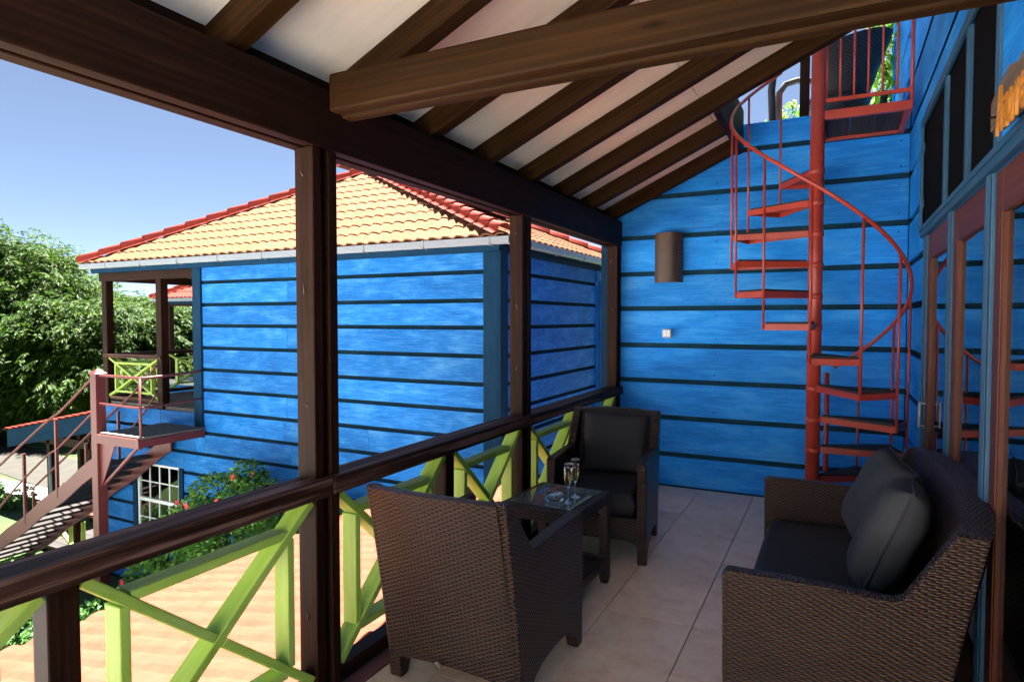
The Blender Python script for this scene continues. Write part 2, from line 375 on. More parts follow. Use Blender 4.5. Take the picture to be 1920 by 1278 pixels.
# ------------------------------------------------------------------ tiled roofs
PIT, CRS = .205, .35
def tile_mesh(nm, mat):
    m = MB(); nu = 8
    prof = lambda t: .015 * math.sin(2 * math.pi * t) + .004 * math.sin(4 * math.pi * t + .9)
    for j, (v, up) in enumerate(((0, -.004), (0, .018), (CRS + .012, .001))):
        for i in range(nu + 1): m.v.append((i / nu * (PIT + .0005), v, prof(i / nu) + up))
    for j in range(2):
        for i in range(nu):
            a = j * (nu + 1) + i; m.face([a, a + 1, a + nu + 2, a + nu + 1], None, False)
    return m.mesh(nm, mat, True, False)
def tile_roof(parent, o, ud, vd, nu, nv, planes, mat, limit=300, name='tile', skip=None):
    """tiles laid from o along ud (eave) and vd (up the slope), kept where a*u+b*v+c>=0 for all planes"""
    o, ud, vd = Vector(o), Vector(ud).normalized(), Vector(vd).normalized(); nn = ud.cross(vd).normalized()
    base = tile_mesh(name, mat); todo = []
    for j in range(nv):
        for i in range(nu):
            u0, v0 = i * PIT, j * CRS; inside = True; out = False
            for a, b, c in planes:
                d = [a * (u0 + x) + b * (v0 + y) + c for x in (0, PIT) for y in (0, CRS)]
                if max(d) <= .01: out = True
                if min(d) < -1e-4: inside = False
            if out: continue
            p = o + ud * u0 + vd * v0
            todo.append(((p - Vector((0, 0, 1.6))).length, i, j, inside, p))
    todo.sort(key=lambda t: t[0]); rest = bmesh.new()
    X = Matrix((ud, vd, nn)).transposed().to_4x4()
    for k, (d, i, j, inside, p) in enumerate(todo):
        me = base
        if not inside:
            bm = bmesh.new(); bm.from_mesh(base)
            for a, b, c in planes:
                cc = a * i * PIT + b * j * CRS + c; nrm = Vector((a, b, 0))
                pt = nrm * (-cc / nrm.length_squared)
                bmesh.ops.bisect_plane(bm, geom=bm.verts[:] + bm.edges[:] + bm.faces[:], plane_co=pt, plane_no=-nrm, clear_outer=True)
            if not bm.faces: bm.free(); continue
            me = bpy.data.meshes.new(name); bm.to_mesh(me); bm.free(); me.materials.append(M[mat])
        jit = Matrix.Translation(p + nn * random.uniform(-.0015, .0015)) @ X
        if k < limit: inst(me, name, parent, mat4=jit)
        else:
            t = me.copy(); t.transform(jit); rest.from_mesh(t); bpy.data.meshes.remove(t)
    if rest.faces:
        me = bpy.data.meshes.new(name + '_field'); rest.to_mesh(me); me.materials.append(M[mat])
        for p in me.polygons: p.use_smooth = True
        r = inst(me, name + '_field', parent); r['kind'] = 'stuff'
    rest.free()
def ridge_tiles(parent, p, q, nrm, n=None, r=.085, flange=.07, mat='tile_r'):
    """half-round cap tiles with flat flanges, lapped from p (low) to q (high)"""
    p, q = Vector(p), Vector(q); d = (q - p); Ln = d.length; d.normalize(); n = n or int(Ln / .4)
    up = (Vector(nrm) - d * Vector(nrm).dot(d)).normalized(); sd = d.cross(up); st = Ln / n
    m = MB(); pr = [(-r - flange, -.03), (-r - .005, -.012)] + [(r * math.cos(a), r * .95 * math.sin(a)) for a in [math.pi * (1 - k / 8) for k in range(9)]] + [(r + .005, -.012), (r + flange, -.03)]
    for (t, g) in ((0, 1.10), (0, 1.14), (st * 1.08, .98)):
        for a, b in pr: m.v.append((a * g, t, b * g + (.014 if t == 0 else 0)))
    K = len(pr)
    for j in range(2):
        for i in range(K - 1): m.face([j * K + i, j * K + i + 1, (j + 1) * K + i + 1, (j + 1) * K + i], None, j > 0)
    me = m.mesh('ridge_tile', mat, True, False)
    X = Matrix((sd, d, up)).transposed().to_4x4()
    for k in range(n): inst(me, 'ridge_tile', parent, mat4=Matrix.Translation(p + d * (k * st)) @ X)

def board_wall(parent, axis, fixed, out, a0, a1, rows, mat, backz, t=.028, joints=(), gapmat='recess', back=.12, holes=()):
    """horizontal boards on a recessed backing. axis 'x': wall in plane y=fixed; out = outward sign. rows = (z0,z1).
       holes = (a0,a1,z0,z1) openings"""
    def bx(m, u0, u1, d0, d1, z0, z1):
        lo, hi = min(fixed + out * d0, fixed + out * d1), max(fixed + out * d0, fixed + out * d1)
        return m.box(u0, u1, lo, hi, z0, z1) if axis == 'x' else m.box(lo, hi, u0, u1, z0, z1)
    bk = MB()
    def cells(u0, u1, z0, z1):
        """split a rectangle round the holes"""
        rects = [(u0, u1, z0, z1)]
        for h in holes:
            nr = []
            for r in rects:
                if h[1] <= r[0] or h[0] >= r[1] or h[3] <= r[2] or h[2] >= r[3]: nr.append(r); continue
                if r[0] < h[0]: nr.append((r[0], h[0], r[2], r[3]))
                if r[1] > h[1]: nr.append((h[1], r[1], r[2], r[3]))
                x0, x1 = max(r[0], h[0]), min(r[1], h[1])
                if r[2] < h[2]: nr.append((x0, x1, r[2], h[2]))
                if r[3] > h[3]: nr.append((x0, x1, h[3], r[3]))
            rects = nr
        return [r for r in rects if r[1] - r[0] > .004 and r[3] - r[2] > .004]
    for r in cells(a0, a1, backz[0], backz[1]): bx(bk, r[0], r[1], -back, -t, r[2], r[3])
    bk.build('backing', gapmat, parent)
    for z0, z1 in rows:
        cuts = [a0] + [j + random.uniform(-.45, .45) for j in joints if a0 + .3 < j < a1 - .3] + [a1]
        for u0, u1 in zip(cuts, cuts[1:]):
            for r in cells(u0 + .0015, u1 - .0015, z0, z1):
                d = random.uniform(-.002, .003)
                bx(MB(), r[0], r[1], -t + .001, d, r[2], r[3]).build('board', mat, parent, .004)

# ================================================================== THE SETTING
GZ = -3.4
o = MB().box(-260, 200, -150, 320, GZ - .5, GZ).build('ground', 'grass'); o['kind'] = 'structure'
o = MB().hexa([(-60, 17.5, GZ), (-60, 14.6, GZ), (-20.5, 10.2, GZ), (-19.3, 12.2, GZ), (-60, 17.5, GZ + .02), (-60, 14.6, GZ + .02), (-20.5, 10.2, GZ + .02), (-19.3, 12.2, GZ + .02)]).build('path', 'paving'); o['kind'] = 'structure'
o = MB().box(-17.5, -9.5, 3.6, 6.05, GZ + .005, GZ + .03).build('planting_bed', 'soil'); o['kind'] = 'structure'
o = MB().box(-9.3, -2.0, -30, 7.25, GZ + .004, GZ + .03).build('bounce_yard', 'concrete'); o['kind'] = 'structure'  # pale ground added to bounce sun onto the cottage front
o = MB().box(-45, -9.301, -30, 1.5, GZ + .004, GZ + .03).build('bounce_court', 'concrete'); o['kind'] = 'structure'  # unseen pale ground, added for more bounce light into the balcony
o = MB().box(-24, -15.9, 9.4, 10.2, GZ + .004, GZ + .06).build('kerb', 'stone', None, .02); o['kind'] = 'structure'

# balcony floor: slab, single tiles, edging
fl = MB().box(-2.02, .50, -1.2, 6.06, -.24, -.012).build('balcony_floor', 'grout'); fl['kind'] = 'structure'
tx, ty = .47, .485
tm = MB().box(.003, tx - .003, .003, ty - .003, -.011, 0).mesh('floor_tile', 'floor')
X0, Y0 = -1.115 - 2 * tx, 2.83 - 8 * ty
for i in range(6):
    for j in range(15):
        x, y = X0 + i * tx, Y0 + j * ty
        x1, y1 = min(x + tx, .49), min(y + ty, 6.055); x0 = max(x, -1.83)
        if x1 - x0 < .02 or y1 - y < .02: continue
        if abs(x1 - x0 - tx) < 1e-6 and abs(y1 - y - ty) < 1e-6: inst(tm, 'floor_tile', fl, (x, y, random.uniform(-.0006, .0006)))
        else: MB().box(x0 + .002, x1 - .002, y + .002, y1 - .002, -.011, 0).build('floor_tile', 'floor', fl)
MB().box(-1.90, -1.835, -1.2, 6.05, -.011, .006).build('edging', 'edging', fl, .004)

o = MB().box(-4.5, 6.0, -6.39, -1.22, -.24, -.002).build('bounce_floor', 'pale'); o['kind'] = 'structure'  # unseen sunlit floor added behind the camera to throw light inside
o = MB().box(-6.5, 7.0, -6.7, -6.4, GZ, 3.4).build('bounce_wall', 'render'); o['kind'] = 'structure'  # unseen wall added as a reflector to fill the balcony with sunlight
# ================================================================== OUR HOUSE
house = thing('blue_house', 'blue board house with a covered tiled balcony, spiral stair corner and glazed doors', 'house', (0, 0, -3.4))
house.location = (0, 0, 0)
gaps = [-.05, .30, .655, 1.003, 1.345, 1.70, 2.035, 2.385, 2.765, 3.12, 3.5, 3.87, 4.24, 4.61, 4.98]
def rows_of(g, lo, hi, gh=.046):
    r = []
    for a, b in zip(g, g[1:]):
        z0, z1 = max(a + gh / 2, lo), min(b - gh / 2, hi)
        if z1 - z0 > .03: r.append((z0, z1))
    return r
YW, XW = 6.09, .507
bw = part('back_wall', house)
board_wall(bw, 'x', YW, -1, -2.02, XW, rows_of(gaps, .004, 3.33), 'blue', (-.2, 3.33), .03, joints=(), back=.15, gapmat='recess2')
MB().box(-2.10, -2.022, YW - .035, YW + .16, -3.3, 3.2).build('corner_board', 'teal', bw, .004)
MB().box(-2.02, XW - .002, YW - .004, YW + .25, 3.331, 3.345).build('coping', 'blue', bw, .004)
rw = part('right_wall', house)
TR = (2.86, 5.15, 2.205, 2.895)                 # transom opening (y0,y1,z0,z1)
DR = (.9, 4.88, -.3, 2.13)                      # door opening
board_wall(rw, 'y', XW, -1, -1.5, YW - .034, rows_of(gaps, .004, 5.0), 'blue', (-.2, 5.0), .03, joints=(5.4, 2.0), back=.15, holes=(TR, DR))
MB().box(XW + .001, XW + .15, YW - .03, 7.38, 3.4, 5.0).build('backing', 'recess', rw)
MB().box(XW + .002, XW + .15, YW - .033, YW + .3, -.2, 3.399).build('backing', 'recess', rw)
for z0, z1 in rows_of(gaps, 3.4, 5.0): MB().box(XW - .029, XW + .0005, YW - .03, 7.38, z0, z1).build('board', 'blue', rw, .004)
MB().box(XW - .05, XW + .16, 7.382, 7.46, 3.4, 5.0).build('corner_board', 'blue', rw, .004)
# transom window
tw = part('transom_window', house)
xo = XW - .014
for (y0, y1, z0, z1) in ((2.80, 2.86, 2.205, 2.955), (5.15, 5.20, 2.205, 2.955)): MB().box(xo, XW + .06, y0, y1, z0, z1).build('frame', 'trim', tw, .005)
MB().box(xo, XW + .06, 2.86, 5.15, 2.895, 2.955).build('frame', 'trim', tw, .005)
for y in (4.13, 3.47): MB().box(xo + .004, XW + .03, y - .03, y + .03, 2.206, 2.894).build('mullion', 'trim', tw, .006)
for y0, y1 in ((2.862, 3.434), (3.506, 4.094), (4.166, 5.148)): MB().box(XW + .008, XW + .014, y0, y1, 2.207, 2.893).build('pane', 'screen', tw)
# lintel and door row
dr = part('door_front', house)
MB().box(xo - .015, XW + .06, .9, 4.99, 2.131, 2.203).build('lintel', 'trim', dr, .006)
MB().box(xo - .022, xo - .0155, .9, 4.985, 2.165, 2.19).build('lintel_bead', 'trim', dr, .003)
def jamb(y0, y1):
    MB().box(xo, XW + .05, y0, y1, -.005, 2.13).build('jamb', 'trim', dr, .005)
    w = y1 - y0
    for k in (.22, .5, .78): MB().box(xo - .006, xo - .0005, y0 + w * k - .009, y0 + w * k + .009, 0, 2.128).build('jamb_bead', 'trim', dr, .003)
jamb(4.76, 4.88); jamb(3.78, 3.86); jamb(2.86, 2.95); jamb(1.85, 1.97)
def door(y0, y1, st=.10):
    d = part('door', house)
    x0, x1 = XW - .002, XW + .04
    MB().box(x0, x1, y0, y0 + st, .005, 2.125).build('stile', 'door', d, .004)
    MB().box(x0, x1, y1 - st, y1, .005, 2.125).build('stile', 'door', d, .004)
    MB().box(x0 + .001, x1, y0 + st, y1 - st, .005, .22).build('bottom_rail', 'door', d, .004)
    MB().box(x0 + .001, x1, y0 + st, y1 - st, 1.97, 2.125).build('top_rail', 'door', d, .004)
    for a, b in ((y0 + st, y0 + st + .018), (y1 - st - .018, y1 - st)): MB().box(x0 + .004, x1 - .006, a, b, .22, 1.97).build('glazing_bead', 'door', d)
    MB().box(x0 + .018, x0 + .024, y0 + st + .0185, y1 - st - .0185, .221, 1.969).build('pane', 'glass', d)
    if y1 > 4.5: MB().tube([(x0 - .035, y1 - .05, .92), (x0 - .035, y1 - .05, 1.08)], .008).tube([(x0 - .035, y1 - .05, .93), (x0, y1 - .05, .93)], .006).tube([(x0 - .035, y1 - .05, 1.07), (x0, y1 - .05, 1.07)], .006).build('door_handle', 'gutter', d)
door(3.865, 4.755); door(2.955, 3.775); door(1.975, 2.855); door(1.0, 1.845)
# the room behind the doors
rm = part('room', house)
MB().box(3.2, 3.3, -1.5, 6.0, -.2, 3.2).build('room_wall', 'curtain', rm)
MB().box(.66, 3.2, -1.5, 6.0, -.2, -.02).build('room_floor', 'tread', rm)
MB().box(.66, 3.3, -1.5, 6.0, 3.2, 3.3).build('room_ceiling', 'curtain', rm)
MB().box(.66, 3.2, 5.95, 6.05, -.2, 3.2).build('room_wall', 'curtain', rm)
MB().box(.66, 3.2, -1.6, -1.5, -.2, 3.2).build('room_wall', 'curtain', rm)
m = MB(); cy = lambda t: .9 + 3.95 * t
m.grid(lambda u, v: (.78 + .025 * math.sin(u * 150) + .01 * math.sin(u * 47), cy(u), .02 + 2.1 * v), 220, 1); m.build('curtain', 'curtain', rm)
# upper terrace and the unseen upper roof, its overhang shaped to shade the stairwell
MB().box(-1.95, XW - .06, YW + .26, 12.0, 3.0, 3.31).build('terrace_slab', 'concrete', house)
MB().box(-2.0, XW - .06, YW + .26, YW + .4, -3.3, 3.0).build('inner_wall', 'recess', house)
lw_ = part('left_wall', house)
board_wall(lw_, 'y', -2.06, -1, YW + .17, 12.0, rows_of([-3.4 + i * .35 for i in range(10)] + gaps[1:], GZ, 3.33), 'blue', (GZ, 3.33), .03, back=.1)
ur = part('upper_roof', house)
MB().hexa([(-1.0, 1.5, 4.9), (5.5, 1.5, 6.6), (5.5, 7.3, 6.6), (-1.0, 7.3, 4.9), (-1.0, 1.5, 5.0), (5.5, 1.5, 6.7), (5.5, 7.3, 6.7), (-1.0, 7.3, 5.0)]).build('roof_deck', 'ply', ur)
MB().box(-1.04, -1.0, 1.5, 7.3, 4.8, 5.04).build('fascia', 'teal', ur)
MB().box(.66, 5.0, 1.6, 7.4, 3.3, 5.2).build('upper_room', 'recess', ur)
MB().box(.66, 5.0, 6.1, 6.3, -3.4, 3.3).build('rear_wall', 'recess', house)
MB().box(-2.0, -1.86, -1.2, 6.09, -3.4, -.25).build('lower_wall', 'teal', house)
nl = MB()
for z0, z1 in rows_of(gaps, .004, 3.33):
    for x in (-1.0, .44, -1.95):
        for z in (z0 + .05, z1 - .05): nl.tube([(x + random.uniform(-.01, .01), YW - .006, z), (x, YW + .0 - .0055 + .002 - .004, z)], .006, 6)
nl.build('nails', 'black', bw, kind='stuff')
# posts (two planks and a core), plate beam
po = part('balcony_frame', house)
ZB = 2.30
def post(y0, y1, z0, z1):
    h = (y1 - y0) * .36
    MB().box(-1.995, -1.895, y0, y0 + h, z0, z1).build('post_plank', 'dark', po, .005)
    MB().box(-1.995, -1.895, y1 - h, y1, z0, z1).build('post_plank', 'dark', po, .005)
    MB().box(-1.98, -1.915, y0 + h + .0005, y1 - h - .0005, z0, z1 - .001).build('post_core', 'dark', po)
for y0, y1 in ((-.16, -.03), (1.935, 2.075), (3.86, 4.0), (5.93, 6.055)): post(y0, y1, .0, ZB)
for y0 in (1.935, 3.86, 5.93):
    for z in (.35, .78, 1.25, 1.7, 2.18): MB().tube([(-1.945 + random.uniform(-.02, .02), y0 + .001, z + random.uniform(-.05, .05)), (-1.945, y0 - .002, z)], .0035, 8).build('bolt', 'lamp', po)
MB().box(-2.03, -1.965, -.3, 6.05, ZB, 2.545).build('plate_beam', 'dark', po, .006)
MB().box(-1.945, -1.885, -.3, 6.05, ZB, 2.545).build('plate_beam', 'dark', po, .006)
MB().box(-1.964, -1.946, -.3, 6.05, ZB + .03, 2.54).build('beam_core', 'dark', po)
# roof over the balcony
br = part('balcony_roof', house)
K = .4566; zr = lambda x: 2.574 + K * (x + 1.9)
XO = -.78                                        # edge of the stairwell opening
def rafter(yf, x1, w=.085, h=.135):
    a, b = -2.07, x1
    MB().hexa([(a, yf - w, zr(a)), (b, yf - w, zr(b)), (b, yf, zr(b)), (a, yf, zr(a)), (a, yf - w, zr(a) + h), (b, yf - w, zr(b) + h), (b, yf, zr(b) + h), (a, yf, zr(a) + h)]).build('rafter', 'rafter', br, .005)
ry = [.40, 1.02, 1.64, 2.27, 2.895, 3.513, 4.13, 4.755]
for y in ry: rafter(y, XW - .04)
for y in (5.365, 5.985): rafter(y, XO - .03)
def ceil_panel(x0, x1, y0, y1):
    h0, h1 = .137, .155
    MB().hexa([(x0, y0, zr(x0) + h0), (x1, y0, zr(x1) + h0), (x1, y1, zr(x1) + h0), (x0, y1, zr(x0) + h0), (x0, y0, zr(x0) + h1), (x1, y0, zr(x1) + h1), (x1, y1, zr(x1) + h1), (x0, y1, zr(x0) + h1)]).build('ceiling_panel', 'ply', br)
ys = [.3] + [y - .0425 for y in ry[1::2]]
for y0, y1 in zip(ys, ys[1:]):
    for x0, x1 in ((-2.05, -.903), (-.897, XW - .04)): ceil_panel(x0, x1, y0 + .003, y1 - .003)
for x0, x1 in ((-2.05, -.903), (-.897, XO - .03)): ceil_panel(x0, x1, 4.7155, 6.05)
MB().box(-2.052, -2.034, .3, 6.05, 2.48, 2.70).build('eave_board', 'dark', br)  # added to block light leaking through the slit above the beam
# trimmer and upstand round the opening
xa, xb = XO - .03, XO + .012
MB().hexa([(xa, 4.757, zr(xa) - .01), (xb, 4.757, zr(xb) - .01), (xb, 6.04, zr(xb) - .01), (xa, 6.04, zr(xa) - .01), (xa, 4.757, zr(xa) + .36), (xb, 4.757, zr(xb) + .36), (xb, 6.04, zr(xb) + .36), (xa, 6.04, zr(xa) + .36)]).build('trimmer', 'dark', br, .004)
# roof covering above
def cover(x0, x1, y0, y1):
    MB().hexa([(x0, y0, zr(x0) + .17), (x1, y0, zr(x1) + .17), (x1, y1, zr(x1) + .17), (x0, y1, zr(x0) + .17), (x0, y0, zr(x0) + .23), (x1, y0, zr(x1) + .23), (x1, y1, zr(x1) + .23), (x0, y1, zr(x0) + .23)]).build('roof_covering', 'tile_y', br)
cover(-2.35, XW - .035, .3, 4.75); cover(-2.35, XO - .031, 4.751, 6.2)
# tie beam of two lapped timbers
MB().box(-1.775, XW - .04, 1.90, 1.965, 2.405, 2.552).build('tie_beam', 'rafter', br, .012)
MB().box(-1.775, XW - .04, 1.967, 2.03, 2.396, 2.53).build('tie_beam', 'rafter', br, .012)
# lower peach roof below the balcony
lr = part('lower_roof', house)
xe, ze, xt, zt = -5.30, -.80, -2.02, -.13
vd = Vector((xt - xe, 0, zt - ze)); Ls = vd.length
tile_roof(lr, (xe, 6.92, ze), (0, -1, 0), vd, 32, 10, [(0, -1, Ls)], 'tile_p', 300)
MB().hexa([(xe + .03, .2, ze - .07), (xt, .2, zt - .07), (xt, 6.88, zt - .07), (xe + .03, 6.88, ze - .07), (xe + .03, .2, ze - .03), (xt, .2, zt - .03), (xt, 6.88, zt - .03), (xe + .03, 6.88, ze - .03)]).build('roof_deck', 'ply', lr)
MB().box(xe + .03, xe + .06, .2, 6.88, ze - .2, ze - .071).build('fascia', 'teal', lr)
for y in (.4, 2.5, 4.6, 6.7): MB().box(-5.15, -5.03, y - .06, y + .06, GZ, ze - .02).build('porch_post', 'dark', lr, .005)

# balcony railing: a thing of its own
rl = thing('balcony_railing', 'dark wooden balcony handrail with lime green crossed panels below', 'railing')
def hrail(y0, y1): MB().hexa([(-2.015, y0, .862), (-1.862, y0, .862), (-1.862, y1, .862), (-2.015, y1, .862), (-2.015, y0, .935), (-1.862, y0, .940), (-1.862, y1, .940), (-2.015, y1, .935)]).build('handrail', 'rail', rl, .008)
hrail(-1.2, 2.002); hrail(2.006, 3.928); hrail(3.932, 6.04)
short = [.94, 2.925, 4.92]
for y in short: MB().box(-1.985, -1.905, y, y + .085, .0, .861).build('short_post', 'dark', rl, .005)
segs = [(-.03, .94), (1.025, 1.935), (2.075, 2.925), (3.01, 3.86), (4.0, 4.92), (5.005, 5.93)]
def x_panel(parent, y0, y1, z0, z1, xc, w=.085, t=.034, mat='lime', ax='y', inset=.115):
    P = (lambda a, z: (xc, a, z)) if ax == 'y' else (lambda a, z: (a, xc, z))
    upv = Vector((1, 0, 0)) if ax == 'y' else Vector((0, 1, 0))
    def b(p, q, nm, ww, tt):
        MB().bar(P(*p), P(*q), tt, ww, upv).build(nm, mat, parent, .004 if tt > .02 else 0)
    i = inset; h = z1 - z0; s = h / (y1 - y0)
    b((y0, z0), (y1, z1), 'diagonal_bar', w, t)
    mid = ((y0 + y1) / 2, (z0 + z1) / 2); e = .022
    ln = math.hypot(y1 - y0, h); ux, uz = (y1 - y0) / ln, -h / ln
    b((y0, z1), (mid[0] - ux * e, mid[1] - uz * e), 'diagonal_bar', w - .003, t); b((mid[0] + ux * e, mid[1] + uz * e), (y1, z0), 'diagonal_bar', w - .003, t)
    zi0, zi1 = z0 + i * s, z1 - i * s; g = .02
    b((y0 + i, zi0 + g), (y0 + i, zi1 - g), 'upright', w - .006, t); b((y1 - i, zi0 + g), (y1 - i, zi1 - g), 'upright', w - .006, t)
    b((y0 + i + g, zi0), (y1 - i - g, zi0), 'crossbar', w - .009, t); b((y0 + i + g, zi1), (y1 - i - g, zi1), 'crossbar', w - .009, t)
for y0, y1 in segs:
    x_panel(rl, y0 + .012, y1 - .012, .10, .848, -1.945)
    MB().box(-1.99, -1.905, y0 + .001, y1 - .001, .012, .082).build('bottom_rail', 'dark', rl, .005)

# ================================================================== SPIRAL STAIR
sp = thing('spiral_staircase', 'red steel spiral staircase climbing to the upper deck in the balcony corner', 'staircase', (-.15, 5.3, 0))
MB().tube([(0, 0, .0), (0, 0, 3.95)], .05, 20).build('pole', 'red', sp)
r0, r1 = .052, .60
th = lambda k: R(74 - 30 * k); tz = lambda k: .17 + .2325 * k
for k in range(12):
    a0, a1 = th(k) - R(15.2), th(k) + R(15.2); z = tz(k); c0, s0, c1, s1 = math.cos(a0), math.sin(a0), math.cos(a1), math.sin(a1)
    tr = part('tread', sp)
    q = [(r0 * c0, r0 * s0), (r1 * c0, r1 * s0), (r1 * c1, r1 * s1), (r0 * c1, r0 * s1)]
    MB().hexa([(*p, z - .012) for p in q] + [(*p, z - .001) for p in q]).build('pan', 'red', tr)
    n = [Vector((p[0], p[1], z - .022)) for p in q]
    MB().bar(n[0], n[1], .008, .044).build('edge_bar', 'red', tr); MB().bar(n[3], n[2], .008, .0435).build('edge_bar', 'red', tr)
    MB().bar(n[1], n[2], .008, .043).build('edge_bar', 'red', tr)
    cx = sum(p[0] for p in q) / 4; cyy = sum(p[1] for p in q) / 4; q2 = [(cx + (p[0] - cx) * .95, cyy + (p[1] - cyy) * .9) for p in q]
    MB().hexa([(*p, z) for p in q2] + [(*p, z + .014) for p in q2]).build('tread_board', 'tread', tr)
    MB().lathe([(.0505, 0), (.0545, .002), (.0545, .04), (.0505, .042)], 20, (0, 0, z - .05), cap=False).build('collar', 'red', tr)
hz = lambda k: tz(k) + 1.05
pts = []
for i in range(0, 121):
    k = -.1 + 10.6 * i / 120; a = th(k); pts.append((.615 * math.cos(a), .615 * math.sin(a), hz(k)))
MB().tube(pts, .014, 8).build('handrail', 'red', sp)
for k in range(0, 11):
    a = th(k) - R(15); x, y = .605 * math.cos(a), .605 * math.sin(a); z1 = hz(k + .5) if k < 10 else 3.5
    MB().tube([(x, y, tz(k) - .04), (x * 1.012, y * 1.012, z1)], .0095, 6).build('baluster', 'red', sp)
a = th(0) + R(8); MB().tube([(.605 * math.cos(a), .605 * math.sin(a), 0), (.605 * math.cos(a), .605 * math.sin(a), 1.15)], .02, 8).build('newel', 'red', sp)
# landing and its guard
pl = part('landing', sp)
lx0, lx1, ly0, ly1 = .0, .60, -.02, .65
for b in ((lx0, lx1, ly0, ly0 + .045), (lx0, lx1, ly1 - .045, ly1), (lx0, lx0 + .045, ly0 + .0455, ly1 - .0455), (lx1 - .045, lx1, ly0 + .0455, ly1 - .0455)): MB().box(*b, 3.07, 3.135).build('frame_bar', 'red', pl, .004)
for i in range(3): MB().box(lx0 + .046 + i * .17, lx0 + .21 + i * .17, ly0 + .05, ly1 - .05, 3.09, 3.115).build('landing_board', 'tread', pl)
MB().bar((.03, 0, 3.21), (.60, 0, 3.21), .02, .026).build('guard_rail', 'red', pl)
MB().bar((.03, 0, 4.0), (.60, 0, 4.0), .02, .026).build('guard_rail', 'red', pl)
for i in range(7): x = .055 + i * .09; MB().tube([(x, 0, 3.2), (x, 0, 4.0)], .0085, 6).build('guard_bar', 'red', pl)
MB().tube([(.594, 0, 3.1), (.594, 0, 4.0)], .012, 6).build('guard_bar', 'red', pl)

# ================================================================== WICKER SEATING
def wicker_seat(name, label, cat, loc, rz, Wd, group=None):
    t = thing(name, label, cat, loc, rz, group); hw = Wd / 2; T = .062
    wide = Wd > 1; ln_, bw_, pw_ = (.15, .075, 2.6) if wide else (.16, .055, 2)
    yb = lambda z: -.33 - ln_ * (max(z, 0) / .9) ** 1.25
    arch = [(.30 - .03, .0)] if False else []
    prof = [(-.33, 0), (-.275, 0), (-.25, .06), (-.21, .105), (-.14, .13), (0, .14), (.14, .13), (.21, .105), (.25, .06), (.272, 0), (.33, 0), (.337, .3), (.34, .645), (.325, .662), (.1, .662), (-.22, .652), (-.245, .665), ((-.23 if wide else -.27) - ln_, .888), ((-.24 if wide else -.292) - ln_, .902), (-.330 - ln_, .902)]
    prof += [(yb(z), z) for z in (.75, .6, .45, .3, .15)]
    for s in (-1, 1):
        m = MB(); m.prism(prof, lambda a, b, h, s=s: (s * (hw - T + h), a, b), T); m.build('side_panel', 'wicker', t, .010, True)
        for y in (-.302, .302): MB().tube([(s * (hw - .031), y, .0), (s * (hw - .031), y, .012)], .020, 8).build('foot_cap', 'black', t)
    BT = .095 if wide else .06
    # back: bowed shell between the sides
    bow = lambda x, z: -bw_ * (1 - abs(x / hw) ** pw_) * (.35 + .65 * z / .9)
    n = 24; xs = [(-1 + 2 * i / n) * (hw - T * .5) for i in range(n + 1)]
    zt_ = lambda x: .892 + (.035 if wide else .012) * (1 - abs(x / hw) ** pw_)
    zb_ = lambda x: .10 + .04 * (1 - (x / hw) ** 2)
    m = MB()
    m.grid(lambda u, v: (xs[round(u * n)], yb(zb_(xs[round(u * n)]) + v * (zt_(xs[round(u * n)]) - zb_(xs[round(u * n)]))) + bow(xs[round(u * n)], .9 * v) - .003, zb_(xs[round(u * n)]) + v * (zt_(xs[round(u * n)]) - zb_(xs[round(u * n)]))), n, 12)
    m.grid(lambda u, v: (xs[round(u * n)], yb(zb_(xs[round(u * n)]) + v * (zt_(xs[round(u * n)]) - zb_(xs[round(u * n)]))) + bow(xs[round(u * n)], .9 * v) + BT - .003, zb_(xs[round(u * n)]) + v * (zt_(xs[round(u * n)]) - zb_(xs[round(u * n)]))), n, 12, flip=True)
    for v in (0, 1):
        m.grid(lambda u, w, v=v: (xs[round(u * n)], yb(zb_(xs[round(u * n)]) if v == 0 else zt_(xs[round(u * n)])) + bow(xs[round(u * n)], .9 * v) - .003 + BT * w, (zb_(xs[round(u * n)]) if v == 0 else zt_(xs[round(u * n)]) + .006 * math.sin(math.pi * w))), n, 3)
    m.build('back_panel', 'wicker', t, 0, True)
    # seat box with arched front apron
    fx = [(-1 + 2 * i / 20) * (hw - T - .002) for i in range(21)]
    ap = [(x, .155 - .10 * abs(x / hw) ** 6) for x in fx] + [(fx[-1], .30), (fx[0], .30)]
    MB().prism(ap, lambda a, b, h: (a, .285 + h, b), .04).build('front_apron', 'wicker', t, 0, True)
    MB().box(-hw + T + .002, hw - T - .002, -.36, .284, .24, .295).build('seat_base', 'wicker', t, 0, True)
    return t
